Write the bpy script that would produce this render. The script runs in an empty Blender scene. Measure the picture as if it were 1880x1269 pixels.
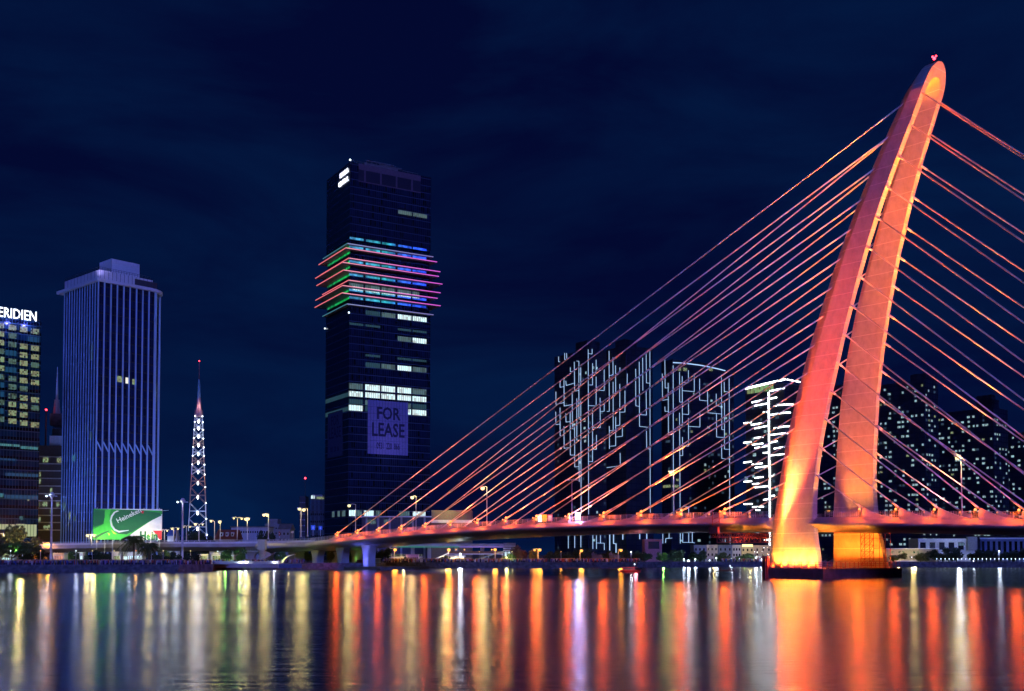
import bpy, math, random
from mathutils import Vector
R = math.radians
sc = bpy.context.scene
col = sc.collection
random.seed(7)

# ------------------------------------------------------------------ camera
F, TILT, CAMH, HORIZON = 2000.0, R(2.16), 5.0, 1018.0
cam = bpy.data.cameras.new('camera'); camo = bpy.data.objects.new('camera', cam); col.objects.link(camo)
camo.location = (0, 0, CAMH); camo.rotation_euler = (R(90) + TILT, 0, 0)
cam.sensor_width = 36; cam.lens = 36 * F / 1880
SH = HORIZON - 634.5 - F * math.tan(TILT)
cam.shift_y = SH / 1880
cam.clip_start = .5; cam.clip_end = 9000
sc.camera = camo

# ------------------------------------------------------------------ world, sun, exposure
w = bpy.data.worlds.new('World'); sc.world = w; w.use_nodes = True
nt = w.node_tree; nt.nodes.clear()
def N(nt, t, **k):
    n = nt.nodes.new(t)
    for a, b in k.items(): setattr(n, a, b)
    return n
out = N(nt, 'ShaderNodeOutputWorld'); bg = N(nt, 'ShaderNodeBackground'); L = nt.links.new
tc = N(nt, 'ShaderNodeTexCoord'); mp = N(nt, 'ShaderNodeMapping'); mp.inputs['Scale'].default_value = (1.1, 1.1, 4.0)
n1 = N(nt, 'ShaderNodeTexNoise'); n1.inputs['Scale'].default_value = 2.6; n1.inputs['Detail'].default_value = 7
n1.inputs['Roughness'].default_value = .55; n1.inputs['Distortion'].default_value = .5
cr = N(nt, 'ShaderNodeValToRGB')
cr.color_ramp.elements[0].position = .34; cr.color_ramp.elements[0].color = (.0009, .0028, .029, 1)
cr.color_ramp.elements[1].position = .72; cr.color_ramp.elements[1].color = (.0012, .0125, .060, 1)
L(tc.outputs['Generated'], mp.inputs['Vector']); L(mp.outputs[0], n1.inputs['Vector']); L(n1.outputs['Fac'], cr.inputs[0])
sky = N(nt, 'ShaderNodeTexSky', sky_type='NISHITA', sun_disc=False)
sky.sun_elevation = R(-8); sky.sun_rotation = R(200)
bg2 = N(nt, 'ShaderNodeBackground'); bg2.inputs['Strength'].default_value = .02
ad = N(nt, 'ShaderNodeAddShader')
L(cr.outputs[0], bg.inputs['Color']); L(sky.outputs[0], bg2.inputs['Color'])
L(bg.outputs[0], ad.inputs[0]); L(bg2.outputs[0], ad.inputs[1]); L(ad.outputs[0], out.inputs['Surface'])

# violet glow of the lit city on the camera's side of the river
sl = bpy.data.lights.new('city_glow', 'SUN'); sl.energy = 1.5; sl.angle = R(14); sl.color = (.11, .17, 1.0)
so = bpy.data.objects.new('city_glow', sl); col.objects.link(so); so.rotation_euler = (R(72), 0, R(12))

sc.view_settings.view_transform = 'Standard'; sc.view_settings.look = 'None'
sc.view_settings.exposure = 0; sc.view_settings.gamma = 1
sc.render.engine = 'CYCLES'
try:
    sc.cycles.use_denoising = True; sc.cycles.denoiser = 'OPENIMAGEDENOISE'
    sc.cycles.use_light_tree = False; sc.cycles.use_adaptive_sampling = False; sc.cycles.denoising_prefilter = 'ACCURATE'; sc.cycles.denoising_input_passes = 'RGB_ALBEDO_NORMAL'; sc.cycles.max_bounces = 5; sc.cycles.diffuse_bounces = 2; sc.cycles.glossy_bounces = 3
    sc.cycles.sample_clamp_indirect = 0; sc.cycles.caustics_reflective = False; sc.cycles.caustics_refractive = False
except Exception: pass

# ------------------------------------------------------------------ helpers
ct, st = math.cos(TILT), math.sin(TILT)
def ray(px, py):
    a = (px - 940) / F; b = (634.5 + SH - py) / F
    return a, ct - b * st, b * ct + st
def at(px, py, d):                       # photo pixel -> point of the place at distance d
    x, y, z = ray(px, py); k = d / y
    return Vector((x * k, d, CAMH + z * k))
def proj(p):
    z = p[2] - CAMH; zc = p[1] * ct + z * st
    return 940 + F * p[0] / zc, 634.5 + SH - F * (z * ct - p[1] * st) / zc
def rot(x, y, a): return x * math.cos(a) - y * math.sin(a), x * math.sin(a) + y * math.cos(a)

class MB:
    def __init__(s): s.v = []; s.f = []; s.m = []
    def add(s, vs, fs, mi=0):
        b = len(s.v); s.v += [tuple(p) for p in vs]; s.f += [tuple(b + i for i in f) for f in fs]; s.m += [mi] * len(fs)
        return s
    def box(s, x0, x1, y0, y1, z0, z1, mi=0):
        vs = [(x, y, z) for z in (z0, z1) for y in (y0, y1) for x in (x0, x1)]
        return s.add(vs, [(0, 2, 3, 1), (4, 5, 7, 6), (0, 1, 5, 4), (2, 6, 7, 3), (0, 4, 6, 2), (1, 3, 7, 5)], mi)
    def bar(s, p, q, wx, wz=None, mi=0):   # rectangular bar p->q
        p = Vector(p); q = Vector(q); d = (q - p).normalized(); wz = wz or wx
        up = Vector((0, 0, 1)) if abs(d.z) < .95 else Vector((1, 0, 0))
        a = d.cross(up).normalized() * wx / 2; b = a.cross(d).normalized() * wz / 2
        vs = [c + o for c in (p, q) for o in (-a - b, a - b, a + b, -a + b)]
        return s.add(vs, [(0, 3, 2, 1), (4, 5, 6, 7), (0, 1, 5, 4), (1, 2, 6, 5), (2, 3, 7, 6), (3, 0, 4, 7)], mi)
    def tube(s, p, q, r0, r1=None, n=8, mi=0):
        p = Vector(p); q = Vector(q); r1 = r0 if r1 is None else r1; d = (q - p).normalized()
        up = Vector((0, 0, 1)) if abs(d.z) < .95 else Vector((1, 0, 0))
        a = d.cross(up).normalized(); b = a.cross(d).normalized(); vs = []
        for c, r in ((p, r0), (q, r1)):
            for i in range(n):
                t = 2 * math.pi * i / n; vs.append(c + a * r * math.cos(t) + b * r * math.sin(t))
        fs = [(i, (i + 1) % n, n + (i + 1) % n, n + i) for i in range(n)] + [tuple(range(n))[::-1], tuple(range(n, 2 * n))]
        return s.add(vs, fs, mi)
    def ball(s, c, r, n=10, m=6, sz=1, mi=0):
        vs = []; fs = []
        for j in range(1, m):
            for i in range(n):
                t = math.pi * j / m; p = 2 * math.pi * i / n
                vs.append((c[0] + r * math.sin(t) * math.cos(p), c[1] + r * math.sin(t) * math.sin(p), c[2] + r * sz * math.cos(t)))
        for j in range(m - 2):
            for i in range(n): fs.append((j * n + i, (j + 1) * n + i, (j + 1) * n + (i + 1) % n, j * n + (i + 1) % n))
        k = len(vs); vs += [(c[0], c[1], c[2] + r * sz), (c[0], c[1], c[2] - r * sz)]
        for i in range(n):
            fs.append((k, i, (i + 1) % n)); fs.append((k + 1, (m - 2) * n + (i + 1) % n, (m - 2) * n + i))
        return s.add(vs, fs, mi)
    def prism(s, poly, z0, z1, mi=0):
        n = len(poly); vs = [(x, y, z0) for x, y in poly] + [(x, y, z1) for x, y in poly]
        return s.add(vs, [tuple(range(n))[::-1], tuple(range(n, 2 * n))] + [(i, (i + 1) % n, n + (i + 1) % n, n + i) for i in range(n)], mi)
    def loft(s, rings, cap=True, mi=0, closed=True):
        n = len(rings[0]); vs = [p for r in rings for p in r]; fs = []
        m = n if closed else n - 1
        for j in range(len(rings) - 1):
            for i in range(m): fs.append((j * n + i, j * n + (i + 1) % n, (j + 1) * n + (i + 1) % n, (j + 1) * n + i))
        if cap and closed: fs += [tuple(range(n))[::-1], tuple((len(rings) - 1) * n + i for i in range(n))]
        return s.add(vs, fs, mi)
    def mesh(s, name, mats, smooth=False):
        me = bpy.data.meshes.new(name); me.from_pydata(s.v, [], s.f); me.update()
        for m in (mats if isinstance(mats, (list, tuple)) else [mats]): me.materials.append(m)
        me.polygons.foreach_set('material_index', s.m)
        import bmesh
        if len(s.f) < 30000:
            bm = bmesh.new(); bm.from_mesh(me); bmesh.ops.recalc_face_normals(bm, faces=bm.faces); bm.to_mesh(me); bm.free()
        if smooth: me.polygons.foreach_set('use_smooth', [True] * len(me.polygons))
        return me
    def build(s, name, mats, parent=None, smooth=False, loc=None):
        o = bpy.data.objects.new(name, s.mesh(name, mats, smooth)); col.objects.link(o)
        if parent: o.parent = parent
        if loc: o.location = loc
        return o

def tag(o, label=None, cat=None, group=None, kind=None):
    if label: o['label'] = label
    if cat: o['category'] = cat
    if group: o['group'] = group
    if kind: o['kind'] = kind
    return o
def thing(name, label, cat, loc=(0, 0, 0), rz=0, group=None):
    o = bpy.data.objects.new(name, None); col.objects.link(o); o.empty_display_size = .5
    o.location = loc; o.rotation_euler = (0, 0, rz); return tag(o, label, cat, group)
def copy_tree(o, parent=None):
    c = o.copy(); col.objects.link(c); c.parent = parent
    for ch in list(o.children): copy_tree(ch, c)
    return c
ORD = ['first', 'second', 'third', 'fourth', 'fifth', 'sixth', 'seventh', 'eighth', 'ninth', 'tenth', 'eleventh', 'twelfth', 'thirteenth',
       'fourteenth', 'fifteenth', 'sixteenth', 'seventeenth', 'eighteenth', 'nineteenth', 'twentieth', 'twenty-first', 'twenty-second',
       'twenty-third', 'twenty-fourth', 'twenty-fifth', 'twenty-sixth', 'twenty-seventh', 'twenty-eighth']

# ------------------------------------------------------------------ materials
def mat(name, c, rough=.6, metal=0, noise=.15, nscale=1.5, bump=0, spec=.5, em=None, es=0):
    m = bpy.data.materials.new(name); m.use_nodes = True; nt = m.node_tree; b = nt.nodes['Principled BSDF']; l = nt.links.new
    b.inputs['Base Color'].default_value = (*c, 1); b.inputs['Roughness'].default_value = rough; b.inputs['Metallic'].default_value = metal
    b.inputs['Specular IOR Level'].default_value = spec
    if noise:
        t = N(nt, 'ShaderNodeTexCoord'); n = N(nt, 'ShaderNodeTexNoise'); n.inputs['Scale'].default_value = nscale; n.inputs['Detail'].default_value = 5
        r = N(nt, 'ShaderNodeValToRGB'); r.color_ramp.elements[0].position = .3; r.color_ramp.elements[1].position = .7
        r.color_ramp.elements[0].color = (*[x * (1 - noise) for x in c], 1); r.color_ramp.elements[1].color = (*[min(1, x * (1 + noise)) for x in c], 1)
        l(t.outputs['Object'], n.inputs['Vector']); l(n.outputs['Fac'], r.inputs[0]); l(r.outputs[0], b.inputs['Base Color'])
        if bump:
            bp = N(nt, 'ShaderNodeBump'); bp.inputs['Strength'].default_value = bump; l(n.outputs['Fac'], bp.inputs['Height']); l(bp.outputs[0], b.inputs['Normal'])
    if em:
        b.inputs['Emission Color'].default_value = (*em, 1); b.inputs['Emission Strength'].default_value = es
    return m
def glow(name, c, s, sample=True):       # lamps, screens, LED lines
    m = mat(name, (.02, .02, .02), .5, noise=0, em=c, es=s)
    if not sample:
        try: m.cycles.emission_sampling = 'NONE'
        except Exception: pass
    return m
def math_(nt, op, a, b=None, clamp=False):
    n = N(nt, 'ShaderNodeMath', operation=op, use_clamp=clamp)
    for i, x in enumerate((a, b)):
        if x is None: continue
        if isinstance(x, (int, float)): n.inputs[i].default_value = x
        else: nt.links.new(x, n.inputs[i])
    return n.outputs[0]
def lit_window(name, c1, c2, s, cell=(.9, .9), lo=.25):
    """a lit room seen through its blinds: brightness changes from pane to pane"""
    m = bpy.data.materials.new(name); m.use_nodes = True; nt = m.node_tree; b = nt.nodes['Principled BSDF']; l = nt.links.new
    b.inputs['Base Color'].default_value = (.03, .03, .03, 1); b.inputs['Roughness'].default_value = .25
    t = N(nt, 'ShaderNodeTexCoord'); sp = N(nt, 'ShaderNodeSeparateXYZ'); l(t.outputs['Object'], sp.inputs[0])
    xy = math_(nt, 'ADD', sp.outputs[0], sp.outputs[1])
    fx = math_(nt, 'FLOOR', math_(nt, 'DIVIDE', xy, cell[0])); fz = math_(nt, 'FLOOR', math_(nt, 'DIVIDE', sp.outputs[2], cell[1]))
    cb = N(nt, 'ShaderNodeCombineXYZ'); l(fx, cb.inputs[0]); l(fz, cb.inputs[1])
    wn = N(nt, 'ShaderNodeTexWhiteNoise', noise_dimensions='3D'); l(cb.outputs[0], wn.inputs[0])
    mx = N(nt, 'ShaderNodeMix', data_type='RGBA'); mx.inputs[6].default_value = (*c1, 1); mx.inputs[7].default_value = (*c2, 1)
    l(wn.outputs['Value'], mx.inputs[0]); l(mx.outputs[2], b.inputs['Emission Color'])
    fr = math_(nt, 'GREATER_THAN', math_(nt, 'FRACT', math_(nt, 'DIVIDE', xy, cell[0])), .13)
    k = math_(nt, 'MULTIPLY', math_(nt, 'ADD', math_(nt, 'MULTIPLY', wn.outputs['Value'], 1 - lo), lo), s)
    l(math_(nt, 'MULTIPLY', k, fr), b.inputs['Emission Strength'])
    try: m.cycles.emission_sampling = 'NONE'
    except Exception: pass
    return m
def facade(name, glass, line, mull, fh, bw, lw=.12, mw=.08, rough=.25, spandrel=None, sph=.3, metal=0):
    m = bpy.data.materials.new(name); m.use_nodes = True; nt = m.node_tree; b = nt.nodes['Principled BSDF']; l = nt.links.new
    t = N(nt, 'ShaderNodeTexCoord'); sp = N(nt, 'ShaderNodeSeparateXYZ'); l(t.outputs['Object'], sp.inputs[0])
    xy = math_(nt, 'ADD', sp.outputs[0], sp.outputs[1])
    cx = math_(nt, 'DIVIDE', xy, bw); cz = math_(nt, 'DIVIDE', sp.outputs[2], fh)
    cb = N(nt, 'ShaderNodeCombineXYZ'); l(math_(nt, 'FLOOR', cx), cb.inputs[0]); l(math_(nt, 'FLOOR', cz), cb.inputs[1])
    wn = N(nt, 'ShaderNodeTexWhiteNoise', noise_dimensions='3D'); l(cb.outputs[0], wn.inputs[0])
    v = math_(nt, 'ADD', math_(nt, 'MULTIPLY', wn.outputs['Value'], .9), .55)
    g = N(nt, 'ShaderNodeMix', data_type='RGBA', blend_type='MULTIPLY'); g.inputs[0].default_value = 1; g.inputs[6].default_value = (*glass, 1)
    cc = N(nt, 'ShaderNodeCombineColor'); [l(v, cc.inputs[i]) for i in range(3)]; l(cc.outputs[0], g.inputs[7])
    cur = g.outputs[2]
    fz = math_(nt, 'FRACT', cz); fx = math_(nt, 'FRACT', cx)
    def over(cur, fac, c):
        x = N(nt, 'ShaderNodeMix', data_type='RGBA'); l(fac, x.inputs[0]); l(cur, x.inputs[6]); x.inputs[7].default_value = (*c, 1); return x.outputs[2]
    if spandrel: cur = over(cur, math_(nt, 'LESS_THAN', fz, sph), spandrel)
    m1 = math_(nt, 'LESS_THAN', fx, mw); cur = over(cur, m1, mull)
    m2 = math_(nt, 'LESS_THAN', fz, lw); cur = over(cur, m2, line)
    l(cur, b.inputs['Base Color']); b.inputs['Metallic'].default_value = metal
    rr = math_(nt, 'ADD', math_(nt, 'MULTIPLY', math_(nt, 'MAXIMUM', m1, m2), .4), rough); l(rr, b.inputs['Roughness'])
    return m

M = {}
M['concrete'] = mat('concrete', (.42, .40, .38), .85, noise=.2, nscale=.25)
M['concrete_dark'] = mat('concrete_dark', (.16, .15, .15), .9, noise=.3, nscale=.5)
M['asphalt'] = mat('asphalt', (.05, .05, .05), .9)
M['steel'] = mat('steel', (.55, .55, .57), .4, noise=.1)
M['darksteel'] = mat('darksteel', (.06, .06, .07), .6)
M['redsteel'] = mat('redsteel', (.35, .06, .05), .6)
M['white'] = mat('white', (.72, .72, .72), .6, noise=.08)
M['cable'] = mat('cable', (.78, .76, .74), .55, noise=0)
M['ground'] = mat('ground', (.09, .085, .08), .95, noise=.4, nscale=.3)
M['stone'] = mat('stone', (.14, .13, .13), .95, noise=.5, nscale=.8, bump=.6)
M['bark'] = mat('bark', (.09, .06, .04), .9)
M['leaf'] = mat('leaf', (.045, .085, .025), .7, noise=.5, nscale=.6)
M['leaf_dark'] = mat('leaf_dark', (.02, .045, .02), .8, noise=.5, nscale=.6)
M['leaf_olive'] = mat('leaf_olive', (.10, .11, .035), .7, noise=.5, nscale=.6)
M['y'] = glow('lamp_yellow', (1, .82, .38), 1.9, False)
M['o'] = glow('lamp_orange', (1, .42, .07), 2.2, False)
M['r'] = glow('lamp_redorange', (1, .30, .10), 2.4, False)
M['w'] = glow('lamp_white', (.80, .92, 1), 3, False)
M['red'] = glow('lamp_red', (1, .03, .05), 12, False)
M['grn'] = glow('lamp_green', (.05, 1, .35), 10, False)
LC = {'y': (1, .78, .26), 'o': (1, .36, .03), 'r': (1, .115, .008), 'w': (.72, .86, 1), 'b': (.35, .40, 1), 'g': (.35, 1, .15)}

# pylon concrete with formwork joints every 3 m
m = bpy.data.materials.new('pylon_concrete'); m.use_nodes = True; nt = m.node_tree; b = nt.nodes['Principled BSDF']; l = nt.links.new
t = N(nt, 'ShaderNodeTexCoord'); sp = N(nt, 'ShaderNodeSeparateXYZ'); l(t.outputs['Object'], sp.inputs[0])
nz = N(nt, 'ShaderNodeTexNoise'); nz.inputs['Scale'].default_value = .6; nz.inputs['Detail'].default_value = 8; nz.inputs['Roughness'].default_value = .65
mpp = N(nt, 'ShaderNodeMapping'); mpp.inputs['Scale'].default_value = (1.3, 1.3, .8)
l(t.outputs['Object'], mpp.inputs[0]); l(mpp.outputs[0], nz.inputs['Vector'])
wob = math_(nt, 'MULTIPLY', nz.outputs['Fac'], .25)
fz = math_(nt, 'FRACT', math_(nt, 'DIVIDE', math_(nt, 'ADD', sp.outputs[2], wob), 3.2))
ln = math_(nt, 'LESS_THAN', fz, .045)
r = N(nt, 'ShaderNodeValToRGB'); r.color_ramp.elements[0].position = .32; r.color_ramp.elements[0].color = (.36, .34, .32, 1)
r.color_ramp.elements[1].position = .66; r.color_ramp.elements[1].color = (.47, .445, .42, 1); l(nz.outputs['Fac'], r.inputs[0])
mx = N(nt, 'ShaderNodeMix', data_type='RGBA'); l(ln, mx.inputs[0]); l(r.outputs[0], mx.inputs[6]); mx.inputs[7].default_value = (.60, .57, .54, 1)
l(mx.outputs[2], b.inputs['Base Color']); b.inputs['Roughness'].default_value = .9; b.inputs['Specular IOR Level'].default_value = .2
M['pylon'] = m

# water
m = bpy.data.materials.new('river_water'); m.use_nodes = True; nt = m.node_tree; nt.nodes.clear(); l = nt.links.new
wo_ = N(nt, 'ShaderNodeOutputMaterial'); wm = N(nt, 'ShaderNodeMixShader'); df = N(nt, 'ShaderNodeBsdfDiffuse'); gl = N(nt, 'ShaderNodeBsdfAnisotropic', distribution='BECKMANN')
df.inputs['Color'].default_value = (.003, .008, .028, 1); gl.inputs['Color'].default_value = (.95, .97, 1, 1)
fr = N(nt, 'ShaderNodeFresnel'); fr.inputs['IOR'].default_value = 2.3
t = N(nt, 'ShaderNodeTexCoord')
mp1 = N(nt, 'ShaderNodeMapping'); mp1.inputs['Scale'].default_value = (.007, .05, 1); l(t.outputs['Object'], mp1.inputs[0])
na = N(nt, 'ShaderNodeTexNoise'); na.inputs['Scale'].default_value = 1; na.inputs['Detail'].default_value = 3; l(mp1.outputs[0], na.inputs['Vector'])
rr = N(nt, 'ShaderNodeMapRange'); rr.inputs[1].default_value = .32; rr.inputs[2].default_value = .68; rr.inputs[3].default_value = .17; rr.inputs[4].default_value = .245
l(na.outputs['Fac'], rr.inputs[0]); l(rr.outputs[0], gl.inputs['Roughness'])
mp2 = N(nt, 'ShaderNodeMapping'); mp2.inputs['Scale'].default_value = (.22, .9, 1); l(t.outputs['Object'], mp2.inputs[0])
nb = N(nt, 'ShaderNodeTexNoise'); nb.inputs['Scale'].default_value = 1; nb.inputs['Detail'].default_value = 4; nb.inputs['Roughness'].default_value = .6; l(mp2.outputs[0], nb.inputs['Vector'])
bp = N(nt, 'ShaderNodeBump'); bp.inputs['Strength'].default_value = 1; bp.inputs['Distance'].default_value = .065
l(nb.outputs['Fac'], bp.inputs['Height']); l(bp.outputs[0], gl.inputs['Normal'])
l(fr.outputs[0], wm.inputs[0]); l(df.outputs[0], wm.inputs[1]); l(gl.outputs[0], wm.inputs[2]); l(wm.outputs[0], wo_.inputs['Surface'])
M['water'] = m

# ------------------------------------------------------------------ setting: river and banks
o = MB().add([(-4000, -60, 0), (4000, -60, 0), (4000, 7000, 0), (-4000, 7000, 0)], [(0, 1, 2, 3)]).build('river', M['water']); tag(o, kind='structure')
GZ = 1.8
shore = [(-60, 311), (40, 313), (180, 316), (330, 320), (392, 332), (400, 368), (560, 372), (690, 378), (708, 400), (850, 412), (1000, 420), (1120, 428), (1240, 436), (1400, 446), (1600, 442), (1700, 436), (1760, 432), (1950, 428)]
pts = [((px - 940) / F * d, d) for px, d in shore]
pts = [(-3500, pts[0][1])] + pts + [(3500, 428)]
mb = MB(); n = len(pts)
vs = [(x, y, GZ) for x, y in pts] + [(x, 6500, GZ) for x, y in pts]
mb.add(vs, [(i, i + 1, n + i + 1, n + i) for i in range(n - 1)])
tag(mb.build('ground', M['ground']), kind='structure')
mb = MB()
for i in range(n - 1):
    (x0, y0), (x1, y1) = pts[i], pts[i + 1]
    mb.add([(x0, y0, GZ + .25), (x1, y1, GZ + .25), (x1, y1 - 1.6, -1), (x0, y0 - 1.6, -1)], [(0, 1, 2, 3)])
    mb.add([(x0, y0 + .8, GZ + .25), (x1, y1 + .8, GZ + .25), (x1, y1, GZ + .25), (x0, y0, GZ + .25)], [(0, 1, 2, 3)])
tag(mb.build('embankment', M['stone']), kind='structure')
def shore_d(px):
    for (a, da), (c, dc) in zip(shore, shore[1:]):
        if a <= px <= c: return da + (dc - da) * (px - a) / (c - a)
    return 430

def light(kind, parent, loc, c, e, r=.4, target=None, size=None, blend=.6, name='lamp_light'):
    ld = bpy.data.lights.new(name, kind); ld.energy = e; ld.color = c; ld.shadow_soft_size = r
    if kind == 'SPOT': ld.spot_size = R(size); ld.spot_blend = blend
    lo = bpy.data.objects.new(name, ld); col.objects.link(lo); lo.location = loc
    if target is not None: lo.rotation_euler = (Vector(target) - Vector(loc)).to_track_quat('-Z', 'Y').to_euler()
    if parent: lo.parent = parent
    return lo

# ------------------------------------------------------------------ the bridge (local axes: x along the deck towards the near bank, y across to the far side)
BA = math.atan2(-.7627, .6467); BX, BY = 58.334, 258.084
def bw(u, v, z): x, y = rot(u, v, BA); return (x + BX, y + BY, z)
def zA(u): return -4.027e-8 * u ** 3 - 1.9558e-4 * u * u - .015335 * u + 15.306 if u > -190 else zA(-189.99) + (u + 190) * .03
def u_at(px, v, z, lo=-260, hi=150):
    for _ in range(50):
        m_ = (lo + hi) / 2
        if proj(bw(m_, v, z))[0] < px: lo = m_
        else: hi = m_
    return lo
bridge = thing('cable_stayed_bridge', 'cable-stayed river bridge with leaning arched pylon lit orange and fans of stay cables', 'bridge', (BX, BY, 0), BA)
TZ = [0, 6, 10, 14, 18, 24, 30, 40, 50, 60, 70, 80, 90, 98, 104, 110]
TU = [26.2, 25.1, 24.3, 23.8, 23.75, 24.1, 24.75, 26.3, 28.3, 30.7, 33.5, 36.8, 40.7, 44.1, 46.4, 48.2]
TW = [12.3, 12.0, 11.7, 11.2, 10.8, 10.3, 9.7, 8.4, 7.3, 6.3, 5.4, 4.5, 3.5, 2.75, 2.4, 2.2]
TT = [1.7, 1.66, 1.65, 1.7, 1.75, 1.7, 1.5, 1.45, 1.4, 1.42, 1.5, 1.5, 1.45, 1.45, 1.5, 1.5]
TB = [9.8, 8.44, 7.4, 6.8, 6.4, 6.1, 5.95, 5.85, 5.65, 5.25, 4.8, 4.2, 3.6, 3.0, 2.6, 2.3]
TC = [4.4, 4.2, 4.1, 3.95, 3.8, 3.6, 3.6, 3.3, 3.0, 2.7, 2.35, 2.2, 2.2, 2.2, 1.9, 1.7]
def ti(T, z):
    for i in range(len(TZ) - 1):
        if z <= TZ[i + 1] or i == len(TZ) - 2:
            k = (z - TZ[i]) / (TZ[i + 1] - TZ[i]); return T[i] + (T[i + 1] - T[i]) * k
def legring(z, s):
    U, w_, t_, b_, c_ = (ti(T, z) for T in (TU, TW, TT, TB, TC))
    return [(U, s * w_, z), (U, s * (w_ + t_), z), (U - b_, s * (w_ + t_), z), (U - b_ - c_, s * max(w_ + t_ - .5 * c_, w_ + .15), z), (U - b_ - .6 * c_, s * w_, z)]
ZS = 100.5
for s in (-1, 1):
    mb = MB(); mb.loft([legring(1.9 + (ZS - 1.9) * i / 50, s) for i in range(51)])
    mb.build('pylon_leg', M['pylon'], bridge)
wi, wo = ti(TW, ZS), ti(TW, ZS) + ti(TT, ZS)
rings = []
for i in range(25):
    th = math.pi * i / 24
    zi = ZS + 3.6 * math.sin(th); zo = ZS + 6.6 * math.sin(th); vi = -wi * math.cos(th); vo = -wo * math.cos(th)
    b_, c_ = ti(TB, zo), ti(TC, zo)
    q = .18; zq = zi + (zo - zi) * q; vq = vi + (vo - vi) * q
    rings.append([(ti(TU, zi), vi, zi), (ti(TU, zo), vo, zo), (ti(TU, zo) - b_, vo, zo), (ti(TU, zq) - b_ - c_, vq, zq), (ti(TU, zi) - b_ - .6 * c_, vi, zi)])
mb = MB(); mb.loft(rings); mb.build('pylon_crown', M['pylon'], bridge)
mb = MB(); ut = ti(TU, 107) - 1.5
mb.box(ut - .9, ut + .9, -.7, .7, 106.9, 107.3); mb.tube((ut, 0, 107.3), (ut, 0, 109.6), .09); mb.tube((ut - .6, .4, 107.3), (ut - .6, .4, 108.5), .07); mb.tube((ut + .6, -.4, 107.3), (ut + .6, -.4, 108.3), .07)
rod = mb.build('lightning_rod', M['darksteel'], bridge)
mb = MB(); mb.ball((ut, 0, 108.2), .32); mb.ball((ut + .6, -.4, 108.4), .2); mb.ball((ut - .6, .4, 108.9), .2); mb.build('warning_light', M['red'], rod)

# pile cap
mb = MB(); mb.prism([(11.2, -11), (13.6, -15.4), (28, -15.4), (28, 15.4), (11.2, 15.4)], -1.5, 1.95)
cap = mb.build('pile_cap', mat('cap_red_spill', (.20, .07, .06), .8, noise=.3, nscale=.6), bridge)  # red base colour stands in for the reddish floodlight spill on concrete
mb = MB()
loop = [(11.6, -10.9), (13.9, -15.1), (27.7, -15.1), (27.7, 15.1)]
for (a, b_), (c_, d_) in zip(loop, loop[1:]):
    L_ = math.hypot(c_ - a, d_ - b_); k = max(2, int(L_ / 1.6))
    for i in range(k + 1):
        x = a + (c_ - a) * i / k; y = b_ + (d_ - b_) * i / k; mb.box(x - .06, x + .06, y - .06, y + .06, 1.95, 3.35)
    for z in (2.5, 2.95, 3.35): mb.bar((a, b_, z), (c_, d_, z), .07)
mb.build('guard_rail', M['redsteel'], cap)  # red steel carries the same reddish spill in its colour
mb = MB(); mb.box(12.9, 14.2, -15.9, -15.0, -.5, 4.6); mb.box(13.1, 13.3, -16.2, -15.9, -1, 4.4); mb.box(13.8, 14.0, -16.2, -15.9, -1, 4.4)
for i in range(10): mb.box(13.1, 14.0, -16.15, -16.05, -.6 + .5 * i, -.52 + .5 * i)
mb.build('boat_landing', M['redsteel'], cap)

# girder
def zE(u): return zA(u) - 1.85
US = [-190 + i * 4 for i in range(81)]
mb = MB()
mb.loft([[(u, v, zA(u) + dz) for v, dz in ((-10.4, -1.85), (10.4, -1.85), (10.4, -4.75), (7, -5.0), (-7, -5.0), (-10.4, -4.75))] for u in US])
M['girder'] = mat('girder', (.34, .30, .31), .42, noise=.12, nscale=.2, spec=.6)
gird = mb.build('deck_girder', M['girder'], bridge)
mb = MB(); mb.loft([[(u, -9.6, zE(u) + .01), (u, 9.6, zE(u) + .01), (u, 9.6, zE(u) + .06), (u, -9.6, zE(u) + .06)] for u in US]); mb.build('roadway', M['asphalt'], gird)
SEC = [(10.41, -1.85), (11.9, -1.86), (12.7, -2.25), (13.4, -2.75), (13.75, -3.05), (13.88, -3.3), (13.75, -3.65), (13.2, -4.0), (12, -4.35), (10.41, -4.74)]
def fair(us, s, k=lambda u: 1):
    return [[(u, s * (10.41 + (v - 10.41) * k(u) if v > 10.41 else v), zA(u) + (dz if k(u) == 1 else -3.3 + (dz + 3.3) * (.35 + .65 * k(u)))) for v, dz in SEC] for u in us]
for s in (-1, 1):
    for us, kf in (([-190 + i * 4 for i in range(51)] + [12.6], lambda u: 1),
                   ([21.2, 22, 23, 24, 25.5, 27, 30] + [34 + 4 * i for i in range(25)], lambda u: min(1, .72 + (u - 21.2) / 5.8 * .28))):
        mb = MB(); mb.loft(fair(us, s, kf)); f_ = mb.build('deck_fairing', M['girder'], bridge)
        for p in f_.data.polygons: p.use_smooth = len(p.vertices) == 4
    for (a, b_) in ((-190, 12), (26, 130)):
        mb = MB(); u = a; V = s * 11.5
        while u < b_:
            u2 = min(u + 2, b_)
            mb.box(u - .05, u + .05, V - .05, V + .05, zE(u), zE(u) + 1.25)
            for k in (.35, .65, .95, 1.25): mb.bar((u, V, zE(u) + k), (u2, V, zE(u2) + k), .06)
            for k in (.5, 1, 1.5): mb.box(u + k - .02, u + k + .02, V - .02, V + .02, zE(u) + .1, zE(u) + 1.25)
            u += 2
        mb.build('railing', M['steel'], bridge)

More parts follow.
